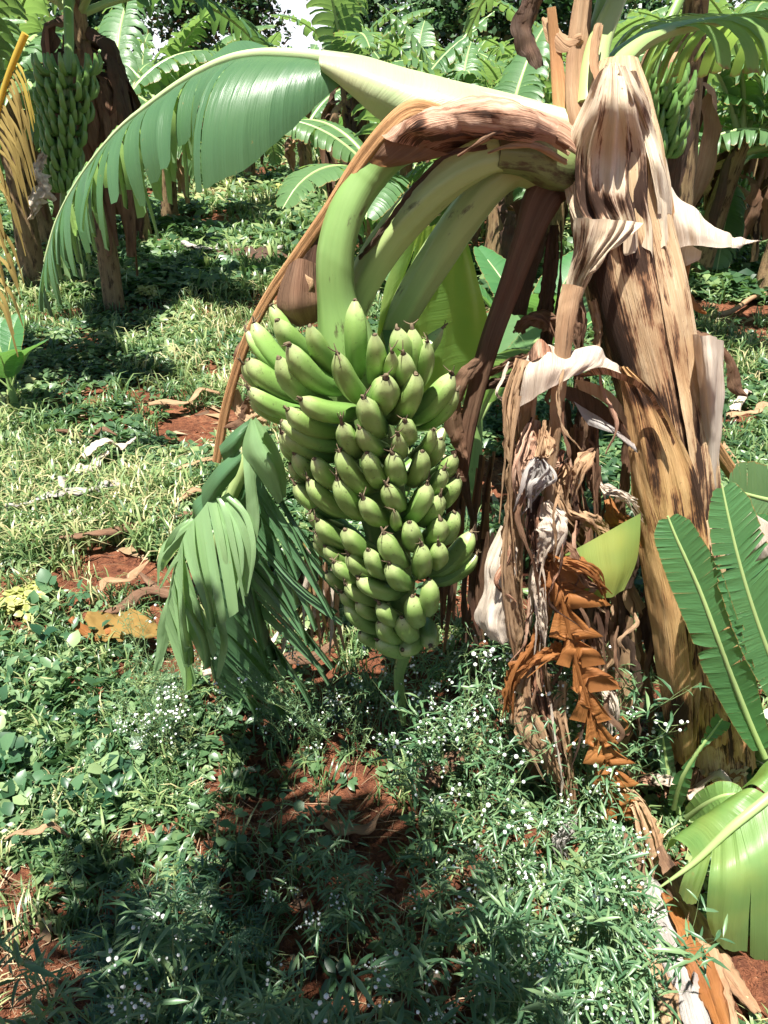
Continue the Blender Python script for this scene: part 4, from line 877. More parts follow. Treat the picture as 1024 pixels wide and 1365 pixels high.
def leafS(w=.3):
    return np.array([(0, 0, 0), (-w, .5, .05), (w, .5, .05), (0, 1, -.1)], float), np.zeros((0, 4), int), np.array([(0, 2, 1), (1, 2, 3)]), np.zeros(4)
def bladeT(w=.05, bend=.5):
    V = np.array([(-w, 0, 0), (w, 0, 0), (-w, .05*bend, .45), (w, .05*bend, .45), (-w*.7, .3*bend, .8), (w*.7, .3*bend, .8), (0, .8*bend, .8+.2*(1-bend))], float)
    return V, np.array([(0, 1, 3, 2), (2, 3, 5, 4)]), np.array([(4, 5, 6)]), np.array([-.1, -.1, 0, 0, .05, .05, .15])
rnd = random.Random(11)
def sprig(n, w, simple=False, up=.5, size=1, layers=1.0):
    ps = []
    for i in range(n):
        az = i*2.4+rnd.uniform(-.5, .5); h = rnd.uniform(0, layers)
        ps.append(xf(leafS(w) if simple else leafT(w*rnd.uniform(.8, 1.2), .08, rnd.uniform(.05, .3)), az, rnd.uniform(-.1, up), rnd.uniform(-.5, .5), rnd.uniform(.6, 1.1)*size,
                     (math.sin(az)*-.12, math.cos(az)*.12, .15+h*.8), rnd.uniform(-.15, .15)))
    return join(ps)
def tuft(n, w, spread=.5):
    ps = []
    for i in range(n):
        az = rnd.uniform(0, 6.28); ps.append(xf(bladeT(w, rnd.uniform(.2, 1)), az, rnd.uniform(-.45, .1)*spread, 0, rnd.uniform(.5, 1.1), (rnd.uniform(-.25, .25), rnd.uniform(-.25, .25), 0), rnd.uniform(-.2, .2)))
    return join(ps)
SPR = [sprig(8, .30), sprig(7, .22), sprig(9, .36), sprig(10, .13, up=.9), sprig(8, .26)]
SPF = [sprig(6, .30, True), sprig(7, .24, True), sprig(6, .38, True)]
TUF = [tuft(9, .035), tuft(8, .028), tuft(10, .03)]
TUFF = [tuft(6, .05), tuft(6, .06)]
def band(n, y0, y1, p=1.6, xm=.62, xp=.7):
    u = RNG.random(n); y = (y0**(1-p)+(y1**(1-p)-y0**(1-p))*u)**(1/(1-p)) if p != 1 else y0*(y1/y0)**u
    x = (RNG.random(n)*2-1)*(xm*y+xp)*np.where(RNG.random(n) < .22, 1.9, 1)
    return x, y
def cover(mb, tms, n, y0, y1, s0, s1, fn, tint=(.5, .16), lift=.05, p=1.6, zs=1.0, mx=.3):
    x, y = band(n, y0, y1, p); bm, X, Y = bare(x, y); keep = fn(x, y, X, Y, bm); x, y = x[keep], y[keep]; k = len(x)
    z = gh(x, y)+lift*np.clip(fbm(x*2.2, y*2.2, 3, 41)-.35, 0, 1)*RNG.random(k)
    sc = (s0+(s1-s0)*RNG.random(k))*(1+y*.045)
    tn = tint[0]+(fbm(x*.9, y*.9, 3, 51)-.5)*.9+RNG.normal(0, tint[1], k)
    ch = RNG.integers(0, len(tms), k)
    for i, tm in enumerate(tms):
        s = ch == i
        scale = np.stack([sc[s], sc[s], sc[s]*zs], -1)
        scatter(mb, tm, np.stack([x[s], y[s], z[s]], -1), RNG.random(s.sum())*6.28, RNG.normal(0, mx*.6, s.sum()), RNG.normal(0, mx*.6, s.sum()), scale, tn[s])
pat = lambda x, y, f=1.3, s=61: fbm(x*f, y*f, 3, s)
b = MB()
def f_leaf(x, y, X, Y, bm):
    left = (X < 330) & (Y > 840) & (Y < 1180)
    pr = np.clip(.75+(pat(x, y)-.5)*2.2+left*.5, .08, 1)*(1-bm)**1.5
    pr = np.where((Y > 1120) & (X > 240) & (X < 760), pr*.30, pr); pr = np.where((Y > 1180) & (X <= 240), pr*.45, pr); pr = np.where((X > 760) & (Y > 1120), pr*.5, pr)
    return RNG.random(len(x)) < pr
cover(b, SPR, 11500, .62, 2.4, .018, .036, f_leaf, lift=.10, p=1.3)
cover(b, SPR, 18500, 2.3, 6.5, .030, .055, f_leaf, lift=.12, p=1.6)
cover(b, SPF, 34000, 6, 34, .055, .11, f_leaf, lift=.2, p=1.5)
tag(b.build('low_weeds', M['weed']), 'thick cover of small leafy green weeds over the red ground', 'weeds', kind='stuff')
b = MB()
def f_lush(x, y, X, Y, bm): return (RNG.random(len(x)) < np.clip(1.3-((X-60)/190)**2-((Y-980)/170)**2, 0, 1)) & (bm < .5)
cover(b, [sprig(7, .36, layers=1.6, up=.9), sprig(8, .30, layers=1.8, up=1.0), sprig(9, .22, layers=2.2, up=1.2), sprig(6, .42, layers=1.2, up=.8)], 3400, 1.0, 2.2, .016, .050, f_lush, lift=.16, p=1.0, tint=(.5, .3), mx=.6)
tag(b.build('leafy_ground_cover', M['herb']), 'lush bright patch of broader leaved weeds at the lower left', 'weeds', kind='stuff')
b = MB()
def f_grass(x, y, X, Y, bm):
    pr = np.clip(.35+(.5-pat(x, y, 1.3))*2.6, .05, 1)*(1-bm)**1.2; pr = np.where((Y > 900) & (X > 220) & (X < 760), pr*.35, pr); pr = np.where((Y > 1180) & (X <= 220), pr*.6, pr)
    return RNG.random(len(x)) < pr
cover(b, TUF, 7500, .62, 2.4, .05, .10, f_grass, lift=.0, p=1.2, tint=(.45, .18))
cover(b, TUF, 18000, 2.3, 7, .07, .15, f_grass, lift=.0, p=1.5, tint=(.5, .18))
cover(b, TUFF, 18000, 6, 34, .10, .20, f_grass, lift=.0, p=1.4, tint=(.5, .18))
tag(b.build('grass', M['grass']), 'thin bladed grass growing among the weeds', 'grass', kind='stuff')
# dry straw and soil crumbs
b = MB(); V = np.array([(-.007, -.5, 0), (.007, -.5, 0), (.007, 0, .04), (-.007, 0, .04), (.004, .5, 0), (-.004, .5, 0)], float)
ST_ = (V, np.array([(0, 1, 2, 3), (3, 2, 4, 5)]), np.zeros((0, 3), int), np.zeros(6))
def f_straw(x, y, X, Y, bm): return RNG.random(len(x)) < np.clip(.35+bm*.6, 0, 1)
cover(b, [ST_], 5200, .62, 3.5, .03, .14, f_straw, lift=.03, p=1.3, tint=(.35, .25), mx=.25)
cover(b, [ST_, leafS(.15)], 11000, 2.4, 12, .04, .14, lambda x, y, X, Y, bm: (RNG.random(len(x)) < .5), lift=.05, p=1.4, tint=(.45, .25), mx=.3)
def f_straw2(x, y, X, Y, bm): return RNG.random(len(x)) < np.exp(-(((X-230)/190)**2+((Y-1110)/80)**2))+.7*np.exp(-(((X-60)/110)**2+((Y-1260)/90)**2))
cover(b, [ST_], 5500, .8, 1.7, .05, .20, f_straw2, lift=.06, p=1, tint=(.25, .25), mx=.35)
cover(b, [leafT(.3, .12, .3), leafT(.2, .2, .4)], 900, .62, 2.2, .015, .05, lambda x, y, X, Y, bm: RNG.random(len(x)) < .3+bm, lift=.01, p=1.2, tint=(.25, .25), mx=.5)
tag(b.build('dry_straw', M['straw']), 'brown dry straws and bits scattered on the soil', 'straw', kind='stuff')
b = MB(); phi = np.array([(0, 0, 1), (.9, 0, .3), (.28, .85, .35), (-.73, .53, .3), (-.73, -.53, .4), (.28, -.85, .3), (.73, .53, -.4), (-.28, .85, -.4), (-.9, 0, -.4), (-.28, -.85, -.4), (.73, -.53, -.4)], float)
CL = (phi, np.zeros((0, 4), int), np.array([(0, 1, 2), (0, 2, 3), (0, 3, 4), (0, 4, 5), (0, 5, 1), (1, 6, 2), (2, 7, 3), (3, 8, 4), (4, 9, 5), (5, 10, 1), (2, 6, 7), (3, 7, 8), (4, 8, 9), (5, 9, 10), (1, 10, 6)]), np.zeros(11))
CL2 = (phi*np.array([1.3, .8, .7])+RNG.normal(0, .12, (11, 3)), CL[1], CL[2], CL[3])
cover(b, [CL, CL2], 16000, .62, 4.5, .002, .009, lambda x, y, X, Y, bm: RNG.random(len(x)) < .3+bm, lift=0, p=1.3, mx=1)
cover(b, [CL, CL2], 1500, .62, 3.5, .008, .026, lambda x, y, X, Y, bm: RNG.random(len(x)) < bm, lift=0, p=1.3, mx=1)
tag(b.build('soil_crumbs', M['soil'], smooth=False), 'crumbs and clods of red soil', 'soil', kind='stuff')
# red clod mound at the lower right corner
g = G(1010, 1325); th = np.linspace(0, 2*PI, 41); ph = np.linspace(0.02, PI/2+.3, 22)
d = np.stack([np.cos(th)[None]*np.sin(ph)[:, None], np.sin(th)[None]*np.sin(ph)[:, None], np.broadcast_to(np.cos(ph)[:, None], (22, 41))], -1)
nr = 1+.5*(fbm(d[..., 0]*3+9, d[..., 1]*3+d[..., 2]*2+9, 4, 77)-.5)*1.5
b = MB(); A = d*nr[..., None]*np.array((.12, .10, .085)); A[:, -1] = A[:, 0]; b.grid(A+np.array((g[0], g[1], -.0)))
tag(b.build('soil_clod', M['soil'], loc=(g[0], g[1], 0)), 'large dark red clod of earth in the lower right corner', 'clod')

# ================================================================== individual weeds
def flowering_weed(seed, h=.32, nb=7, leaf=.045, flowers=55, spread=.75, maxs=12):
    r = random.Random(seed); st = MB(); fo = MB(); fl = []; L = leafT(.075, .04, .25)
    FL = (CL[0], CL[1], CL[2], CL[3])
    def branch(p0, d, ln, rad, depth, heads):
        n = 7; pts = [np.array(p0)]; dd = np.array(d, float)
        for i in range(n-1):
            dd = nrm(dd+np.array((r.gauss(0, .10), r.gauss(0, .10), .05))); pts.append(pts[-1]+dd*ln/(n-1))
        tube(st, np.array(pts), np.linspace(rad, rad*.4, n), 4, n, tint=r.random()*.6)
        for i in range(1, n):
            if r.random() < (.9 if depth < 2 else .45):
                az = r.uniform(0, 6.28); s = leaf*r.uniform(.5, 1.15)*(1.1-.5*i/n)
                scatter(fo, L, pts[i][None], np.array([az]), np.array([r.uniform(-.2, .8)]), np.array([r.uniform(-.4, .4)]), s, r.uniform(.2, .85))
            if depth < 2 and i >= 2 and r.random() < .85:
                az = r.uniform(0, 6.28); nd = nrm(dd*.6+np.array((math.cos(az), math.sin(az), .3))*spread*.8)
                branch(pts[i], nd, ln*r.uniform(.35, .6), rad*.55, depth+1, heads)
        if depth >= 1 and len(fl) < maxs and r.random() < .75:
            sp_ = MB(); fl.append(sp_)
            for k in range(r.randint(2, 5)):
                q = pts[-1]+np.array((r.gauss(0, .010), r.gauss(0, .010), r.gauss(.006, .006)))
                tube(sp_, np.array([pts[-1], (pts[-1]+q)/2+np.array((0, 0, -.002)), q]), [.0006, .0005, .0004], 3, 3, tint=.6, mat=1)
                s = r.uniform(.0018, .0040); scatter(sp_, FL, q[None], np.array([r.uniform(0, 6)]), None, None, s)
    for k in range(nb):
        az = r.uniform(0, 6.28); t = r.uniform(.1, .55)*spread
        branch((r.uniform(-.01, .01), r.uniform(-.01, .01), 0), nrm(np.array((math.cos(az)*t, math.sin(az)*t, 1))), h*r.uniform(.6, 1.05), .0016, 0, 0)
    return st, fo, fl
def mk_flower(seed, **k):
    st, fo, fl = flowering_weed(seed, **k); e = empty('flowering_weed', (0, 0, 0), 'white-flowered weed', 'weed')
    st.build('stems', M['wstem'], e); fo.build('leaves', M['herb'], e); [f.build('flower_spray', [M['petal'], M['wstem']], e) for f in fl]; return e
def feathery(seed, n=11, L=.16):
    r = random.Random(seed); st = MB(); fo = MB(); lt = leafT(.085, .02, .1)
    for k in range(n):
        az = k*2.4+r.uniform(-.3, .3); h0 = r.uniform(0, .10); el = r.uniform(.35, 1.1); ln = L*r.uniform(.7, 1.15); pts = []; p = np.array((0, 0, h0)); a = el
        for i in range(8): pts.append(p.copy()); p = p+np.array((math.cos(az)*math.cos(a), math.sin(az)*math.cos(a), math.sin(a)))*ln/7; a -= .16
        pts = np.array(pts); tube(st, pts, np.linspace(.0014, .0005, 8), 4, 8, tint=.4)
        for i in range(2, 8):
            for sd in (-1, 1):
                s = ln*.34*math.sin(.6+2.2*i/8)
                a2 = az-PI/2+sd*.95
                for q, m_ in ((0, 1), (.45, .5), (.7, .4)):
                    pp = pts[i]+np.array((math.cos(az+sd*.95), math.sin(az+sd*.95), 0))*s*q
                    for s2 in ((0,) if q == 0 else (-.7, .7)):
                        scatter(fo, lt, pp[None], np.array([a2+s2]), np.array([r.uniform(-.3, .2)]), np.array([r.uniform(-.3, .3)]), s*m_, r.uniform(.2, .8))
        scatter(fo, lt, pts[-1][None], np.array([az-PI/2]), np.array([-.3]), np.array([0.]), ln*.25, .6)
    tube(st, np.array([(0, 0, 0), (0, 0, .06), (.003, 0, .11)]), [.0025, .002, .0015], 5, 5)
    return st, fo
def mk_feather(seed, **k):
    st, fo = feathery(seed, **k); e = empty('feathery_weed', (0, 0, 0), 'feathery weed', 'weed'); st.build('stems', M['wstem'], e); fo.build('leaves', M['bluish'], e); return e
RL = None
def round_weed(seed, n=11, s=.022):
    r = random.Random(seed); st = MB(); fo = MB()
    th = np.linspace(0, 2*PI, 13)[:-1]; V = np.vstack([[(0, .5, -.04)], np.stack([np.sin(th)*.5, .5-np.cos(th)*.5, .03*np.cos(2*th)], -1)]); V[1, 1] += .06
    tm = leafT(.44, .07, .16, .9)
    tube(st, np.array([(0, 0, 0), (.01, 0, .08), (.0, .01, .16)]), [.002, .0016, .001], 5, 8)
    for k in range(n):
        az = k*1.9+r.uniform(-.3, .3); z = .02+.14*k/n; p0 = np.array((0, 0, z)); p1 = p0+np.array((-math.sin(az), math.cos(az), .35))*r.uniform(.02, .045)
        tube(st, np.array([p0, (p0+p1)/2+np.array((0, 0, .004)), p1]), [.001, .0008, .0006], 4, 4, tint=.3)
        scatter(fo, tm, p1[None], np.array([az]), np.array([r.uniform(-.3, .5)]), np.array([r.uniform(-.4, .4)]), s*r.uniform(.6, 1.3), r.uniform(.2, .7))
    return st, fo
def mk_round(seed, **k):
    st, fo = round_weed(seed, **k); e = empty('round_leaved_weed', (0, 0, 0), 'round-leaved weed', 'weed'); st.build('stems', M['wstem'], e); fo.build('leaves', M['herb'], e); return e
ORD = ['leftmost', 'second from the left', 'third from the left', 'fourth from the left', 'fifth from the left', 'sixth from the left', 'seventh from the left', 'eighth from the left', 'ninth from the left', 'tenth from the left', 'eleventh from the left', 'twelfth from the left',
       'thirteenth from the left', 'fourteenth from the left', 'fifteenth from the left', 'sixteenth from the left', 'seventeenth from the left', 'eighteenth from the left', 'nineteenth from the left', 'twentieth from the left']
def place(protos, spots, text, group, what, smin=.85, smax=1.15):
    used = set(); sp = sorted(spots, key=lambda q: q[0])
    for i, q in enumerate(sp):
        pr = protos[i % len(protos)]
        o = pr if pr.name not in used else copy_tree(pr); used.add(pr.name)
        g = G(q[0], q[1]); g[2] = float(gh(g[0], g[1]))-.006; s = rnd.uniform(smin, smax)*(q[2] if len(q) > 2 else 1)
        o.location = g; o.rotation_euler = (rnd.uniform(-.1, .1), rnd.uniform(-.1, .1), rnd.uniform(0, 6.28)); o.scale = (s, s, s)
        rk = ORD[i] if i < len(sp)-1 else 'rightmost'
        tag(o, f'{what} {text}, {rk.replace("from the left", "from left")}', 'weed', group)
F1 = [mk_flower(100+i, h=.30, nb=3, leaf=.035, maxs=15) for i in range(4)]
place(F1, [(560, 1090), (600, 1060), (640, 1110), (680, 1070), (720, 1130), (760, 1110), (600, 1130), (740, 1060, .9), (800, 1090), (540, 1020, .9), (650, 1020, .8)], 'in the shade below the bunch', 'white-flowered weeds below the bunch', 'white-flowered wispy weed', 1.0, 1.4)
F2 = [mk_flower(120+i, h=.30, nb=4, leaf=.05, maxs=12) for i in range(4)]
place(F2, [(690, 1330), (740, 1300), (780, 1360), (815, 1300, .8), (800, 1210, .9), (710, 1420), (770, 1450), (680, 1230, .7)], 'at the lower right by the dry leaves', 'bushy flowering weeds at the lower right', 'bushy white-flowered weed')
F3 = [mk_flower(140+i, h=.28, nb=2, leaf=.05, maxs=7) for i in range(3)]
place(F3, [(240, 1380), (330, 1420), (400, 1400, .9), (470, 1440), (560, 1420, .9), (610, 1450), (280, 1300, .7), (520, 1350, .7), (440, 1290, .7), (590, 1300, .7), (370, 1250, .6), (500, 1250, .6), (640, 1380), (180, 1420)], 'along the bottom of the frame', 'thin flowering weeds in the foreground', 'sparse white-flowered weed', .95, 1.25)
F4 = [mk_flower(160+i, h=.28, nb=5, leaf=.018, maxs=18) for i in range(2)]
place(F4, [(225, 985, 1.1), (250, 1010), (205, 1020, .8), (390, 1010, .9), (430, 1000, .8), (470, 1020, .8)], 'beside the torn hanging leaf', 'fine flowering weeds by the torn leaf', 'pale wispy flowering weed')
FE = [mk_feather(200+i) for i in range(4)]
place(FE, [(160, 1270, .75), (240, 1235, .75), (310, 1290, .65), (200, 1370, .75), (290, 1420, .7)], 'at the lower left', 'feathery blue-green weeds at the lower left', 'feathery blue-green weed')
FE2 = [mk_feather(220+i) for i in range(2)]
place(FE2, [(720, 1330, .8), (780, 1380, .8)], 'among the flowers at the lower right', 'feathery green weeds at the lower right', 'feathery bright green weed')
RW = [mk_round(240+i) for i in range(3)]
place(RW, [(430, 1090, .8), (375, 1140), (355, 1180), (310, 1150), (420, 1170), (450, 1150, .8), (570, 1170), (100, 1190), (60, 1140)], 'over the shaded soil left of centre', 'round-leaved weeds on the shaded soil', 'round-leaved dark green weed')
# small daisy and seed head
g = G(517, 1350)
e = empty('daisy', g*np.array((1, 1, 0)), 'tiny white daisy with a yellow centre near the bottom edge', 'flower')
b = MB(); tube(b, np.array([g, g+np.array((.004, -.01, .03)), g+np.array((.002, -.015, .06))]), [.0012, .001, .0008], 5, 8); b.build('stem', M['wstem'], e)
b = MB(); tube(b, np.array([g+np.array((.002, -.015, .0595)), g+np.array((.002, -.0155, .063))]), [.0035, .002], 8, 4); b.build('centre', M['centre'], e)
b = MB(); n = 14; scatter(b, leafT(.16, 0, .0), np.tile(g+np.array((.002, -.015, .060)), (n, 1)), np.arange(n)*6.283/n, np.full(n, .1), np.zeros(n), .0085); b.build('petals', M['petal'], e)
g = P(689, 1157, 1.05); g0 = np.array((g[0], g[1]+.02, 0))
e = empty('seed_head', g0, 'fluffy pale round seed head on a thin stalk', 'seed head')
b = MB(); tube(b, np.array([g0, (g+g0)/2, g]), [.0012, .001, .0008], 5, 8); b.build('stalk', M['wstem'], e)
b = MB(); n = 170; v = nrm(RNG.normal(0, 1, (n, 3)))
scatter(b, (np.array([(-.03, 0, 0), (.03, 0, 0), (0, 1, 0)], float), np.zeros((0, 4), int), np.array([(0, 1, 2)]), np.zeros(3)), np.tile(g, (n, 1)), np.arctan2(-v[:, 0], v[:, 1]), np.arcsin(v[:, 2]), np.zeros(n), .011); b.build('fluff', M['straw'], e)

# yellow weeds
def yweed(px, py, s, label):
    g = G(px, py); b = MB(); x = g[0]+np.clip(RNG.normal(0, s*.24, 26), -s*.4, s*.4); y = g[1]+np.clip(RNG.normal(0, s*.24, 26), -s*.4, s*.4)
    scatter(b, SPR[2], np.stack([x, y, gh(x, y)+RNG.random(26)*s*.3], -1), RNG.random(26)*6.28, RNG.normal(0, .3, 26), RNG.normal(0, .3, 26), s*.28, RNG.random(26))
    tag(b.build('yellow_weed', M['yweed'], loc=(g[0], g[1], 0)), label, 'weed')
yweed(378, 262, .30, 'pale yellow weed clump far back in the clearing'); yweed(205, 402, .20, 'yellow weed clump under the arching leaf')
yweed(310, 252, .2, 'small yellowish weed left of the pale yellow clump'); yweed(30, 815, .12, 'yellow-green weed at the left edge above the lush patch'); yweed(55, 790, .08, 'small yellow weed sprig on red soil at the left')

# fallen dry leaves lying on the ground
def litter(px, py, L, w, az, matn, label, seed, cat='dry leaf', name='fallen_leaf', curl=.9, lift=.02):
    L *= 1.3; w *= 1.25; lift = lift+.035
    g = G(px, py); h = np.array((math.cos(az), math.sin(az), 0)); r = random.Random(seed); n = 5; sp = []
    for k in range(n):
        q = g+h*L*(k/(n-1)-.5)+np.array((-h[1], h[0], 0))*r.uniform(-.12, .12)*L; z = float(gh(q[0], q[1]))+lift*(1+r.random())
        sp.append((q[0], q[1], z, w*[.4, 1, .9, .8, .15][k]*r.uniform(.7, 1.2), r.uniform(-35, 35)))
    b = MB(); ribbon(b, sp, ref=(0, 0, 1), curl=curl, crumple=w*.12, rag=.4, seed=seed, world=True, n=26, m=9, pleat=w*.02)
    tag(b.build(name, M[matn], loc=(g[0], g[1], 0), solid=.0015), label, cat)
litter(75, 690, .26, .05, .15, 'grey', 'bleached white shredded leaf lying left on the ground', 301); litter(100, 705, .22, .03, -.5, 'grey', 'narrow bleached strip crossing the white shredded leaf', 302); litter(135, 680, .18, .05, .4, 'grey', 'pale crumpled scrap at the right end of the white shreds', 303)
litter(92, 672, .16, .035, 1.2, 'grey', 'small bleached scrap behind the white shreds', 330)
litter(150, 628, .2, .06, .8, 'pale', 'pale pink scrap of dry leaf standing in the grass', 304, lift=.05); litter(128, 645, .14, .06, 1.1, 'pale', 'cream scrap of dry leaf left of the pale pink one', 305)
litter(190, 722, .42, .05, .35, 'brown', 'long brown twisted dry leaf above the bare red soil', 306); litter(240, 690, .2, .04, .2, 'tan', 'tan scrap near the torn green leaf', 307)
litter(312, 346, .7, .22, .1, 'grey', 'large bleached leaf in the clearing under the arch', 308, lift=.05); litter(360, 350, .8, .25, -.1, 'darkdry', 'dark dead leaf beside the large bleached leaf', 309, lift=.05)
litter(350, 328, .5, .15, .4, 'darkdry', 'small dark dead leaf behind the bleached leaf', 310); litter(390, 372, .4, .12, .2, 'brown', 'brown dead leaf just right of the bleached leaf', 311)
litter(172, 868, .20, .09, -.25, 'leaf_yellow', 'yellow and orange dying leaf left of the torn leaf', 312, curl=.3, lift=.03); litter(150, 858, .16, .05, .1, 'bronze', 'orange-brown edge leaf against the yellow one', 313)
litter(200, 812, .26, .04, .5, 'brown', 'brown dry leaf lying on red soil above the yellow leaf', 314); litter(240, 800, .2, .03, -.3, 'brown', 'dark dry strip on the red soil', 315); litter(170, 800, .16, .03, 1.0, 'tan', 'short tan strip on the red soil', 316)
litter(250, 548, .3, .05, .6, 'tan', 'tan dry strip left of the long tan stalk', 317); litter(275, 640, .25, .03, .5, 'tan', 'curved tan leaf end touching the tan stalk foot', 318); litter(120, 598, .2, .03, .1, 'brown', 'dark twig-like strip in the grass', 319)
litter(385, 905, .22, .05, .2, 'brown', 'brown dead leaf in the shade under the bunch', 320); litter(590, 1065, .13, .06, .7, 'brown', 'folded brown leaf in the shade among white flowers', 321); litter(330, 905, .2, .03, .9, 'pale', 'pale strip at the tip of the torn leaf', 322)
litter(205, 330, .6, .1, .3, 'brown', 'brown leaf in the shade of the left plants', 323); litter(225, 365, .5, .1, .1, 'darkdry', 'dark leaf at the foot of the arch tip', 324); litter(990, 545, .2, .05, .8, 'pale', 'pale scrap right of the stem', 325); litter(1000, 560, .22, .06, .2, 'tan', 'tan scrap below the pale scrap right of the stem', 326)
litter(470, 1130, .1, .03, .3, 'tan', 'small tan leaf on the shaded soil', 327); litter(890, 1090, .16, .06, .4, 'rust', 'pinkish dry leaf beside the stump', 328, lift=.05); litter(905, 1105, .15, .05, -.2, 'pale', 'yellowish dry leaf in front of the stump', 329, lift=.06)
litter(60, 1150, .1, .02, .2, 'tan', 'tan strip at the left among the lush weeds', 331)
for i, (q, mt, lb) in enumerate([([(868, 1170, 1.02, 20), (892, 1240, .91, 38, 10), (918, 1310, .815, 48, -10), (945, 1400, .71, 30)], 'grey', 'bleached split leaf sloping down at the lower right'),
                     ([(885, 1190, .98, 10), (915, 1240, .90, 30, 20), (940, 1300, .82, 38, -20), (970, 1385, .72, 20)], 'bronze', 'bronze dry leaf sloping down beside the bleached one'),
                     ([(905, 1195, .985, 14), (935, 1240, .91, 26, -10), (960, 1310, .82, 26), (985, 1390, .72, 10)], 'tan', 'tan dry leaf nearest the red clod'),
                     ([(848, 1180, 1.01, 14), (862, 1240, .92, 30, 20), (885, 1320, .81, 30, -20), (905, 1400, .71, 20)], 'tan', 'tan dry leaf left of the bleached one'),
                     ([(835, 1110, 1.12, 14), (850, 1160, 1.04, 30), (862, 1220, .95, 10)], 'brown', 'brown dry leaf above the sloping ones'),
                     ([(880, 1130, 1.09, 12), (905, 1180, 1.01, 34, 30), (925, 1225, .94, 12)], 'brown', 'short brown dry leaf under the broad pale leaf'),
                     ([(925, 1240, .92, 12), (965, 1290, .85, 30, -20), (1010, 1350, .77, 12)], 'tan', 'tan crumpled leaf lying against the red clod')]):
    b = MB(); ribbon(b, q, curl=.7, seed=340+i, crumple=.01, rag=.3, ref=(0, -.6, .8), m=9, pleat=.001); tag(b.build('fallen_leaf', M[mt], solid=.0015), lb, 'dry leaf')
# twigs at the right
for i, (pts, r_, lb) in enumerate([([(905, 447), (940, 432), (975, 420), (1005, 404), (1040, 395)], .018, 'long pale branch lying on the ground right of the stem'), ([(930, 436), (945, 425), (952, 418)], .010, 'short broken twig against the long branch'), ([(960, 600), (985, 640), (1000, 665)], .014, 'grey stick behind the sucker leaves')]):
    b = MB(); tube(b, np.array([G(*q)+np.array((0, 0, .03+.02*(j % 2))) for j, q in enumerate(pts)]), [r_]*len(pts), 8, 24, rough=.25); tag(b.build('branch', M['tan']), lb, 'branch')

# ================================================================== young plants round the stem
def px_leaf(parent, pts, width, seed, matn='leaf_sucker', tear=.08, droop=.2, N=(0, -1, .3), sides=(-1, 1), lift=.25, tubew=.006, nst=20, wp=None, vang=28, ribm='rib', sidew=(1, 1), rows=6, taper=.75):
    rp = cr(PL(pts), 50); b = MB(); tube(b, rp[::7], np.linspace(tubew, .0018, len(rp[::7])), 8, 40, ref=N, chan=.3); lf = b.build('leaf', M[ribm], parent)
    b = MB(); blade(b, rp, np.tile(nrm(np.array(N, float)), (50, 1)), width, nst, rows, 3, tear=tear, droop=droop, seed=seed, lift=lift, sides=sides, wprof=wp, vang=vang, sidew=sidew, taper=taper); b.build('blade', M[matn], lf); return lf
g = G(1010, 1010); g[2] = 0
suc = empty('banana_sucker', g, 'young banana sucker with upright green leaves right of the stem', 'banana plant')
wl_ = lambda t: np.clip(np.sin(PI*np.clip(.06+.90*(1-t), 0, 1)**.75), 0, 1)**.6
wt_ = lambda t: np.interp(t, [0, .08, .3, .6, .85, .96, 1], [.25, .6, .95, 1, .75, .4, .05])
px_leaf(suc, [(1020, 1010, 1.12), (990, 940, 1.12), (960, 860, 1.11), (930, 780, 1.12), (905, 725, 1.13), (890, 688, 1.14)], .049, 401, wp=wt_, N=(-.2, -1, .25), droop=.03, lift=.12, nst=26, tear=lambda t: np.where((t > .3) & (t < .45), .5, .05))
px_leaf(suc, [(1060, 960, 1.14), (1028, 880, 1.13), (1000, 800, 1.13), (978, 720, 1.14), (962, 645, 1.16)], .064, 402, wp=wt_, N=(.3, -1, .3), droop=.03, lift=.16, nst=26, tear=lambda t: np.where((t > .55) & (t < .7), .5, .06))
px_leaf(suc, [(1050, 900, 1.22), (1030, 800, 1.25), (1020, 740, 1.28), (1000, 690, 1.30)], .06, 403, wp=wt_, N=(-.1, -1, .3), droop=.0, lift=.1, nst=22)
px_leaf(suc, [(1080, 700, 1.40), (1040, 672, 1.38), (1000, 660, 1.36), (970, 650, 1.35)], .075, 404, 'leaf_bg', wp=wt_, N=(0, -1, .4), droop=.2, lift=.1)
b = MB(); patch(b, [[(982, 690, 1.24), (1000, 682, 1.22), (1030, 700, 1.22)], [(988, 720, 1.22), (1008, 720, 1.20), (1035, 735, 1.21)], [(995, 752, 1.22), (1012, 745, 1.21), (1035, 750, 1.21)]], 20, 20, .006, 14, seed=410); b.build('dry_leaf', M['pale'], suc, solid=.002)
b = MB(); tube(b, [g, P(1030, 960, 1.2)], [.035, .025], 16, 14); b.build('pseudostem', M['stalk'], suc)
# small notched leaf by the stump and the stump
g2 = G(915, 1085); g2[2] = 0; e = empty('banana_seedling', g2, 'small bright green shoot with a notched leaf at the foot of the stem', 'banana plant')
px_leaf(e, [(898, 1078, 1.20), (908, 1040, 1.17), (928, 1005, 1.16), (948, 978, 1.16), (963, 958, 1.17)], .022, 420, 'leaf_sucker', wp=lambda t: .6+.4*np.sin(t*9), N=(-.3, -1, .2), droop=.1, nst=12, tear=.3)
px_leaf(e, [(905, 1085, 1.21), (893, 1040, 1.22), (886, 1000, 1.23), (882, 970, 1.24)], .018, 421, 'leaf', wp=wt_, droop=.1, nst=12)
px_leaf(e, [(915, 1090, 1.18), (940, 1072, 1.14), (965, 1060, 1.12), (990, 1058, 1.12)], .03, 422, 'leaf_pale', wp=wt_, N=(0, -.5, 1), droop=.2, nst=12)
g3 = G(962, 1072); g3[2] = 0
e = empty('banana_stump', g3, 'cut banana stump with a frayed pale top at the foot of the stem', 'stump')
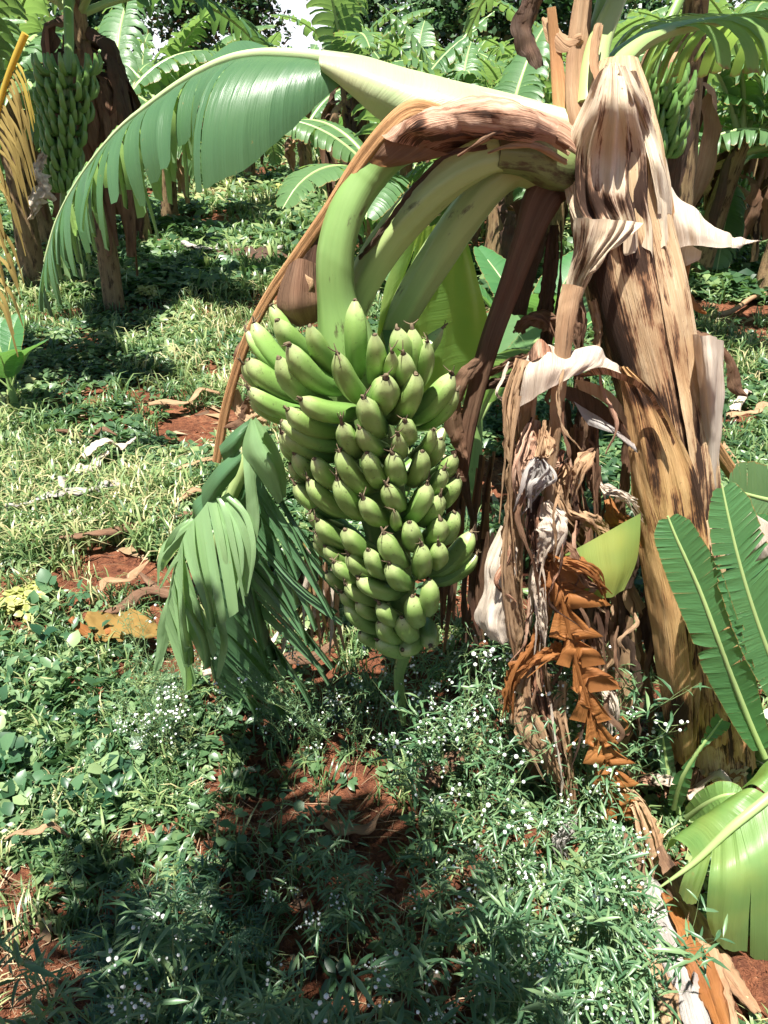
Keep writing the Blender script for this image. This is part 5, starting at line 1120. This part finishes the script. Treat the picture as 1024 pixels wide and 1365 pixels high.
b = MB(); tp = P(960, 1022, g3[1]-.02); tube(b, [g3, (g3+tp)/2, tp], [.058, .055, .048], 28, 16, rough=.1, rfun=lambda a, t: 1+.04*np.sin(a*9)); b.build('stump_body', M['stem2'], e)
b = MB()
for i in range(46):
    a = i*.137*6.28; rr_ = .047*math.sqrt((i % 9+1)/9); q = tp+np.array((math.cos(a)*rr_, math.sin(a)*rr_, -.01)); ribbon(b, [(*q, .008, 0), (*(q+np.array((math.cos(a)*.004, math.sin(a)*.004, .016))), .010, 20), (*(q+np.array((math.cos(a)*.014, math.sin(a)*.010, rnd.uniform(.018, .036)))), .003, 40)], n=6, m=4, world=True, seed=i)
b.build('frayed_top', M['pale'], e)
# broad pale leaf reaching in at the lower right
g4 = np.array((.95, .95, 0)); e = empty('banana_offshoot', g4, 'young banana offshoot whose broad pale leaf reaches in at the lower right', 'banana plant')
mid = [(1130, 985, 1.02), (1075, 1020, .98), (1024, 1063, .95), (975, 1103, .925), (925, 1150, .91), (878, 1184, .905)]
b = MB(); tube(b, PL(mid), [.011, .010, .009, .0075, .005, .0015], 10, 40, ref=(-.2, -.4, 1)); lf = b.build('leaf', M['rib'], e)
b = MB()
for i, rows in enumerate([
    [[(1130, 990, 1.02), (1090, 1016, .99), (1060, 1040, .97)], [(1140, 1120, .93), (1110, 1130, .90), (1078, 1136, .885)], [(1140, 1230, .91), (1115, 1235, .88), (1085, 1240, .87)], [(1130, 1310, .90), (1112, 1318, .88), (1088, 1310, .875)]],
    [[(1060, 1040, .97), (1024, 1066, .95), (986, 1098, .93)], [(1076, 1136, .885), (1038, 1150, .87), (1000, 1160, .865)], [(1082, 1230, .87), (1040, 1235, .86), (1000, 1232, .86)], [(1075, 1285, .875), (1035, 1298, .87), (1000, 1274, .87)]],
    [[(988, 1098, .93), (972, 1110, .925), (950, 1130, .915)], [(1001, 1160, .864), (975, 1170, .86), (945, 1172, .87)], [(998, 1225, .86), (970, 1228, .855), (942, 1220, .87)], [(996, 1268, .868), (968, 1266, .865), (948, 1246, .875)]],
    [[(950, 1131, .915), (935, 1144, .912), (915, 1158, .908)], [(940, 1170, .90), (925, 1172, .90), (908, 1176, .905)], [(928, 1205, .90), (915, 1204, .905), (905, 1190, .91)]]]):
    patch(b, rows, 16, 22, .002, 6, seed=431+i, lf=1, pleat=.0012, npl=3, tint=.5+.1*(i % 2))
for i, rows in enumerate([
    [[(1130, 985, 1.02), (1075, 1018, .98), (1024, 1060, .95)], [(1110, 965, 1.03), (1055, 1005, .99), (1005, 1046, .97)], [(1080, 950, 1.05), (1035, 1000, 1.02), (988, 1052, 1.0)]],
    [[(1024, 1061, .95), (975, 1101, .925), (925, 1148, .91)], [(1000, 1050, .965), (955, 1085, .95), (915, 1128, .935)], [(975, 1062, .99), (940, 1086, .975), (895, 1118, .96)], [(950, 1085, 1.01), (920, 1108, 1.0), (888, 1135, .98)]]]):
    patch(b, rows, 20, 14, .002, 6, seed=441+i, lf=1, pleat=.001, npl=4, tint=.5)
b.build('blade', M['leaf_pale'], lf)
b = MB(); tube(b, [P(1130, 985, 1.02), P(1200, 960, 1.05), g4+np.array((.02, .05, .2)), g4], [.011, .015, .03, .04], 10, 24); b.build('pseudostem', M['stalk'], e)

# ================================================================== plantation behind
def bg_plant(loc, h, seed, label, nleaf=8, group=None, leafL=(1.15, 1.65), dry=5, rad=.10, matn=('leaf_bg',), az0=None, bunch=None, width=.27, low=False, nst=20, drymat=('brown', 'tan', 'darkdry'), el=(.2, 1.25)):
    r = random.Random(seed); e = empty('banana_plant', loc, label, 'banana plant', group); L0 = np.array(loc, float)
    ln = np.array((r.uniform(-.12, .12), r.uniform(-.12, .12), 0)); top = L0+ln*h+np.array((0, 0, h))
    b = MB(); tube(b, [L0, L0+ln*h*.4+np.array((0, 0, h*.5)), top], [rad, rad*.85, rad*.6], 14, 24, rough=.06, seed=seed); b.build('pseudostem', M['bgstem'], e)
    for k in range(nleaf):
        az = (az0 if az0 is not None else r.uniform(0, 6.28))+k*2.4+r.uniform(-.25, .25); hd = np.array((math.cos(az), math.sin(az), 0)); L = r.uniform(*leafL)
        a = el[0]+(el[1]-el[0])*(k+.5)/nleaf+r.uniform(-.1, .1)+.2; bend = r.uniform(1.0, 1.9)*(1.15-.4*k/nleaf); p = top-np.array((0, 0, .12)); pts = []
        for i in range(9): pts.append(p.copy()); aa = a-bend*(i/8)**1.3; p = p+(hd*math.cos(aa)+np.array((0, 0, math.sin(aa))))*L/8
        rp = cr(np.array(pts), 36); b = MB(); tube(b, rp[::5], np.linspace(.028, .005, 8), 6, 18, ref=(0, 0, 1)); te = r.uniform(.15, .95); dr = r.uniform(.35, .8)
        blade(b, rp[6:], np.tile(np.array((0, 0, 1.0)), (30, 1)), width*r.uniform(.85, 1.1), nst, 5, 2 if low else 3, tear=te, droop=dr, seed=seed*31+k, mat=1, tint=r.uniform(.1, .9), lift=.2, vang=18)
        b.build('leaf', [M['rib_bg'], M[r.choice(matn)]], e)
    for k in range(dry):
        az = r.uniform(0, 6.28); hd = np.array((math.cos(az), math.sin(az), 0)); q = top-np.array((0, 0, r.uniform(.1, .5)))*h*.5; L = r.uniform(.5, .95)*h*.7; w = r.uniform(.08, .22)
        b = MB(); ribbon(b, [(*(q+hd*rad*.6), w*.3, 0), (*(q+hd*(rad+.14)+np.array((0, 0, -.08))), w*.7, r.uniform(-40, 40)), (*(q+hd*(rad+.18)-np.array((0, 0, L*.5))), w, r.uniform(-70, 70)), (*(q+hd*(rad+.12)-np.array((0, 0, L))), w*.3, r.uniform(-70, 70))],
                         n=14, m=6, curl=1.2, world=True, seed=seed+k, crumple=.03, rag=.5, ref=tuple(hd)); b.build('dry_leaf', M[r.choice(drymat)], e)
    if bunch is not None:
        c0, c1, rb, mt = bunch; c0 = np.array(c0); c1 = np.array(c1)
        b = MB(); tube(b, [top, top+(c0-top)*.5+np.array((0, 0, .12)), c0, c1, c1+(c1-c0)*.35], [.03, .03, .028, .018, .012], 8, 30); fb = b.build('fruit_bunch', M['stalk'], e); nh = 11
        for hh in range(nh):
            b = MB(); t = (hh+.5)/nh; c = c0+(c1-c0)*t; R_ = rb*(1.05-.5*t)
            for j in range(13):
                a = j/13*2*PI+hh*.5+r.uniform(-.12, .12); R_ = rb*(1.05-.5*t)*r.uniform(.8, 1.15);  o = np.array((math.cos(a), math.sin(a), 0)); pts = np.array([c+o*R_*.25+np.array((0, 0, -.02)), c+o*R_*.8+np.array((0, 0, -.015)), c+o*R_*1.0+np.array((0, 0, .035)), c+o*R_*1.0+np.array((0, 0, .085))])
                tube(b, pts, [.012, .018, .017, .006], 6, 8, tint=r.random())
            b.build('banana_hand', M['banana'], fb)
    return e
def gx_(px, Y):       # world x,y on the ground for a plant standing Y metres away, seen at photo column px (at eye level)
    q = P(px, 200, Y); return (q[0], Y, 0)
L1 = bg_plant(gx_(118, 5.7), 1.95, 501, 'shaded banana plant at the left carrying a dark green bunch', 8, bunch=(P(92, 85, 5.25), P(84, 255, 5.25), .165, 0), az0=.8, dry=26, rad=.075, el=(.1, 1.3), matn=('leaf_bg', 'leaf'), drymat=('darkdry', 'brown', 'darkdry'))
crown_leaf([(L1.location.x, 5.65, 1.85), (L1.location.x-.1, 5.5, 2.25), (L1.location.x-.15, 5.2, 2.5), (L1.location.x-.15, 4.8, 2.55), (L1.location.x-.15, 4.3, 2.4)], .36, 811, 'leaf_bg', tear=.2, droop=.2, world=True, tubew=.02, bl=(.2, 1), nst=16, parent=L1)  # unseen leaf added above the frame to shade the bunch
bg_plant(gx_(-150, 3.9), 1.6, 502, 'banana plant at the left edge with brown hanging dry leaves', 6, dry=26, az0=1.2, matn=('leaf_bg',), el=(.7, 1.4), leafL=(1.0, 1.3), drymat=('tan', 'pale', 'brown', 'tan'))
R1 = bg_plant(gx_(925, 4.9), 1.95, 503, 'banana plant just right of the main stem with a hanging green bunch', 8, bunch=(P(868, 105, 4.5), P(884, 205, 4.5), .17, 0), az0=.3, dry=8)
R2 = bg_plant(gx_(1000, 8.2), 1.75, 504, 'banana plant at the right with a small bright bunch near its top', 8, bunch=(P(966, 240, 7.9), P(966, 288, 7.9), .22, 0), az0=2.0, dry=8)
shade_plant = bg_plant((-.15, -1.25, 0), 1.75, 777, 'unseen banana plant added behind the camera to shade the foreground weeds', 2, leafL=(1.0, 1.2), dry=3)  # out of view, added only to cast shade on the foreground
for i, (x1, y1, x2, y2, zt) in enumerate([(-.48, .0, -.60, .80, 2.45), (-.22, .0, -.38, .60, 2.5), (-.72, -.1, -.92, .50, 2.4)]):
    crown_leaf([(-.15, -1.25, 1.7), (-.15+(x1+.15)*.4, -.95, 2.1), ((x1-.15)/2, (y1-1.0)/2, zt-.05), (x1, y1, zt), ((x1+x2)/2, (y1+y2)/2, zt+.02), (x2, y2, zt-.12)], [.20, .24, .18][i], 790+i, 'leaf_bg', tear=1, droop=.25, world=True, tubew=.022, bl=(.35, 1), nst=26, parent=shade_plant)  # unseen leaves laid out so their shadows fall on the foreground
nearb = [(215, 9.5, 1.2, 'banana plant behind the arch tip with fronds drooping from the top of the frame'), (40, 7.6, 1.2, 'banana plant behind the shaded plant with the dark bunch'), (480, 9.5, 1.5, 'banana plant above the brown sheath with a skirt of dry leaves'),
         (590, 8.0, .95, 'banana plant with upright bright leaves behind the arching stalk'), (690, 9.5, 1.0, 'banana plant seen between the upright stalks of the main stem'), (860, 8.6, 1.0, 'banana plant half hidden behind the top of the main stem'),
         (960, 6.6, 1.1, 'banana plant with a long drooping leaf right of the hanging bunch'), (1065, 6.2, 1.1, 'banana plant cut off by the right edge of the frame'), (640, 12.0, 1.2, 'banana plant deep behind the gold and green hanging leaf'), (1010, 11, 1.2, 'banana plant far right behind the small bright bunch'),
         (540, 12.5, 1.1, 'banana plant behind the plant with upright bright leaves'), (770, 12.0, 1.1, 'banana plant hidden directly behind the main stem'), (120, 11, 1.4, 'banana plant far left between two nearer plants'),
         (520, 7.0, .75, 'low banana plant with broad bright leaves above the brown sheath'), (670, 6.6, .8, 'low banana plant between the upright stalks and the brown sheath'), (985, 7.6, .8, 'low banana plant whose leaves spread under the small bright bunch'), (900, 11.5, 1.1, 'banana plant far behind the hanging bunch at the right'), (330, 13.5, 1.0, 'banana plant beyond the clearing above the arching leaf'),
         (175, 8.3, 1.25, 'banana plant with fronds crossing above the arch near its middle'), (410, 12.5, .9, 'low banana plant above the highest part of the arching leaf'), (10, 6.4, 1.5, 'banana plant whose leaves close the top left corner'), (750, 7.8, 1.2, 'banana plant whose leaves rise just left of the main stem top'), (1040, 8.8, 1.3, 'banana plant in the upper right corner behind the fan of dry leaf')]
NB = [bg_plant(gx_(px, Y), h, 520+i, lb, 10, dry=(16 if px == 480 else 5), el=(-.15, 1.25)) for i, (px, Y, h, lb) in enumerate(nearb)]
protos = [bg_plant((0, 0, 0), rnd.uniform(.9, 1.35), 560+i, 'x', 10, dry=4, low=True, el=(-.1, 1.25), nst=14) for i in range(6)]
far = []
for k in range(96):
    Y = rnd.uniform(12.5, 30); px = -120+(k*.618 % 1)*1280
    if k >= 74: px = rnd.choice([rnd.uniform(-700, -130), rnd.uniform(1160, 1800)])
    if 190 < px < 450 and Y < 20: Y = rnd.uniform(20, 30)
    if 60 < px <= 190 and Y < 15: Y += 4
    far.append((px, Y))
far.sort()
for i, (px, Y) in enumerate(far):
    o = protos[i] if i < 6 else copy_tree(protos[i % 6]); o.location = gx_(px, Y); s = rnd.uniform(.85, 1.2); o.scale = (s, s, s); o.rotation_euler = (0, 0, rnd.uniform(0, 6.28))
    side = 'beyond the left edge' if px < -130 else 'beyond the right edge' if px > 1160 else 'left of the clearing' if px < 200 else ('beyond the clearing' if px < 450 else ('behind the bunch and its stalks' if px < 760 else 'right of the main stem'))
    o['_side'] = side; o['_px'] = px
    tag(o, 'x', 'banana plant', 'banana plants in the far rows of the plantation')
bys = {}
for o in [o for o in SC.objects if o.get('_side')]: bys.setdefault(o['_side'], []).append(o)
def nth(i, n):
    if i == n-1 and n > 1: return 'rightmost'
    return ORD[i] if i < min(len(ORD), n/2+1) else (ORD[n-1-i].replace('left', 'right') if n-1-i < len(ORD) else 'middle')
for sd, os_ in bys.items():
    os_.sort(key=lambda o: o['_px'])
    for i, o in enumerate(os_):
        o['label'] = f'{nth(i, len(os_))} of the distant banana plants {sd}'; del o['_side']; del o['_px']
# small suckers
def small_plant(px, Y, h, seed, label, n=5, matn='leaf_sucker', base_y=None, width=.09, L=None):
    r = random.Random(seed); loc = np.array(gx_(px, Y)); e = empty('banana_sucker', loc, label, 'banana plant'); b = MB(); tube(b, [loc, loc+np.array((0, 0, h*.5))], [h*.05, h*.025], 8, 8); b.build('pseudostem', M['stalk'], e)
    for k in range(n):
        az = k*2.4+seed; hd = np.array((math.cos(az), math.sin(az), 0)); a = r.uniform(.9, 1.45); p = loc+np.array((0, 0, h*.35)); pts = []
        for i in range(7): pts.append(p.copy()); aa = a-r.uniform(.8, 1.2)*(i/6)**1.5; p = p+(hd*math.cos(aa)+np.array((0, 0, math.sin(aa))))*h*.75/6
        rp = cr(np.array(pts), 24); b = MB(); tube(b, rp[::4], np.linspace(.012*h, .003*h, 6), 6, 12); blade(b, rp[4:], np.tile(np.array((0, 0, 1.0)), (20, 1)), width, 12, 5, 3, tear=.05, droop=.25, seed=seed+k, mat=1, lift=.3); b.build('leaf', [M['rib'], M[matn]], e)
    return e
small_plant(432, 11.5, 1.1, 600, 'small bright banana sucker in the clearing below the arching leaf base', width=.16); small_plant(655, 2.75, .95, 601, 'bright green banana sucker behind the gold and green hanging leaf', width=.10, matn='leaf_bg')
small_plant(-62, 3.6, .5, 602, 'young banana sucker at the left edge below the yellow frond', width=.10); small_plant(735, 3.3, .9, 603, 'dark green banana sucker between the dry leaves and the stem', width=.12)
small_plant(915, 10, .8, 605, 'small banana sucker far back right of the stem', width=.12)
# yellowing frond at the left edge
e = empty('yellow_frond', (P(-60, 60, 3.0)*np.array((1, 1, 0))), 'yellow dying frond with thin strips hanging down the left edge', 'leaf')
rp = cr(PL([(-100, 180, 3.1), (-40, 140, 3.0), (10, 110, 2.95), (35, 60, 2.95)]), 40); rp2 = cr(PL([(34, 45, 2.95), (8, 110, 2.95), (-8, 180, 2.95), (-14, 270, 2.95), (-10, 400, 2.95)]), 40)
b = MB(); tube(b, rp2[::5], np.linspace(.012, .005, 8), 8, 30); b.build('midrib', M['leaf_yellow'], e)
b = MB()
for k in range(30):
    t = 5+k*1.15; q = rp2[int(t)]; L = rnd.uniform(.2, .36); dx = rnd.uniform(.0, .09); ribbon(b, [(*q, .008, 0), (*(q+np.array((dx*.5+.02, -.02, -L*.3))), .016, rnd.uniform(-60, 60)), (*(q+np.array((dx*.7+.02, -.02, -L*.8))), .003, 0)], n=10, m=4, world=True, seed=k, tint=rnd.random())
b.build('strips', M['leaf_yellow'], e)
# white sack-like sheet hanging beyond the left plants
b = MB(); ribbon(b, [(60, 205, 5.0, 6), (50, 225, 4.95, 22, 20), (56, 250, 4.92, 30, -20), (48, 272, 4.95, 20, 30), (40, 292, 5.0, 4)], curl=.9, crumple=.03, rag=.6, seed=620, m=11, n=50, pleat=.01)
tag(b.build('dry_leaf', M['pale']), 'bright white bleached leaf hanging at the left below the dark bunch', 'dry leaf')

# far trees
def tree(x, y, h, seed, label, cw=1.6):
    r = np.random.default_rng(seed); e = empty('tree', (x, y, 0), label, 'tree', 'trees beyond the plantation'); L0 = np.array((x, y, 0.)); b = MB(); tube(b, [L0, L0+np.array((.1, 0, h*.4)), L0+np.array((.0, 0, h*.8))], [.18, .14, .05], 10, 16, rough=.1)
    cs = []
    for k in range(9):
        a = k*2.4; c = L0+np.array((math.cos(a)*cw*.6*r.random(), math.sin(a)*cw*.6*r.random(), h*(.45+.5*k/9))); cs.append(c); tube(b, [L0+np.array((0, 0, h*.35)), (c+L0+np.array((0, 0, h*.5)))/2, c], [.07, .05, .02], 6, 8)
    b.build('trunk', M['bark'], e); b = MB(); n = 2600; ci = r.integers(0, 9, n); v = nrm(r.normal(0, 1, (n, 3)))*(r.random((n, 1))**.45)*np.array((cw*.55, cw*.55, h*.16))*(.7+.6*r.random((9, 1)))[ci]
    scatter(b, leafS(.35), np.array(cs)[ci]+v, r.random(n)*6.28, r.normal(0, .6, n), r.normal(0, .6, n), .22+.12*r.random(n), .5+v[:, 2]/h+r.normal(0, .15, n)); b.build('crown', M['treeleaf'], e)
TR = [(-60, 34, 5), (60, 38, 5.5), (170, 33, 5.6), (270, 36, 6.6), (350, 40, 6.8), (500, 38, 6.4), (570, 32, 5.2), (640, 30, 6.0), (700, 33, 5.2), (770, 36, 4.8), (835, 40, 5), (900, 42, 5.2), (1000, 38, 4.6), (1090, 35, 5)]
for i, (px, Y, h) in enumerate(TR):
    q = gx_(px, Y); tree(q[0], Y, h, 700+i, f'dark distant tree, {nth(i, len(TR))} of the fourteen trees beyond the plantation', 2.2)
# low hedge of brush closing the view behind the rows
b = MB(); n = 24000; x = RNG.uniform(-45, 45, n); y = RNG.uniform(30, 34, n); z = RNG.random(n)**1.3*(1.6+1.2*(fbm(x*.25, y*0, 3, 91)))
scatter(b, leafS(.3), np.stack([x, y, z], -1), RNG.random(n)*6.28, RNG.normal(0, .6, n), RNG.normal(0, .6, n), .32, .5+RNG.normal(0, .2, n)); tag(b.build('far_brush', M['treeleaf']), 'dense dark brush closing the view behind the plantation', 'brush', kind='stuff')

# ================================================================== light
SUN_EL, SUN_AZ = R(72), R(202)      # azimuth clockwise from +Y: behind the camera, a little to its left
w = bpy.data.worlds.new('World'); SC.world = w; w.use_nodes = True; nt = w.node_tree; bg = nt.nodes['Background']
sky = nt.nodes.new('ShaderNodeTexSky'); sky.sky_type = 'NISHITA'; sky.sun_disc = False; sky.sun_elevation = SUN_EL; sky.sun_rotation = SUN_AZ; sky.dust_density = .1; sky.air_density = .6
tcw = nt.nodes.new('ShaderNodeTexCoord'); sx = nt.nodes.new('ShaderNodeSeparateXYZ'); nt.links.new(tcw.outputs['Generated'], sx.inputs[0])   # bright hazy cloud low on the horizon
cn = nt.nodes.new('ShaderNodeTexNoise'); cn.inputs['Scale'].default_value = 3; cn.inputs['Detail'].default_value = 5; nt.links.new(tcw.outputs['Generated'], cn.inputs['Vector'])
ma = nt.nodes.new('ShaderNodeMath'); ma.operation = 'MULTIPLY_ADD'; ma.inputs[1].default_value = -.10; nt.links.new(cn.outputs[0], ma.inputs[0]); nt.links.new(sx.outputs[2], ma.inputs[2])
mr = nt.nodes.new('ShaderNodeMapRange'); mr.inputs[1].default_value = .03; mr.inputs[2].default_value = .13; mr.inputs[3].default_value = 1; mr.inputs[4].default_value = 0; nt.links.new(ma.outputs[0], mr.inputs[0])
mw = nt.nodes.new('ShaderNodeMix'); mw.data_type = 'RGBA'; nt.links.new(mr.outputs[0], mw.inputs[0]); nt.links.new(sky.outputs[0], mw.inputs[6]); mw.inputs[7].default_value = (9, 9.3, 9.9, 1)
nt.links.new(mw.outputs[2], bg.inputs[0]); bg.inputs[1].default_value = .05
sd = bpy.data.lights.new('sun', 'SUN'); sd.energy = 5.0; sd.angle = R(.5); sd.color = (1, .96, .88); so = bpy.data.objects.new('sun', sd); COL.objects.link(so)
dirv = Vector((math.sin(SUN_AZ)*math.cos(SUN_EL), math.cos(SUN_AZ)*math.cos(SUN_EL), math.sin(SUN_EL)))
so.rotation_euler = dirv.to_track_quat('Z', 'Y').to_euler(); so.location = (0, 0, 8)
SC.view_settings.view_transform = 'Standard'; SC.view_settings.look = 'None'; SC.view_settings.exposure = 1.6; SC.view_settings.gamma = 1
SC.cycles.max_bounces = 4; SC.cycles.diffuse_bounces = 2; SC.cycles.transparent_max_bounces = 4; SC.cycles.use_denoising = True
for o in SC.objects:
    if o.get('_org') is not None: del o['_org']
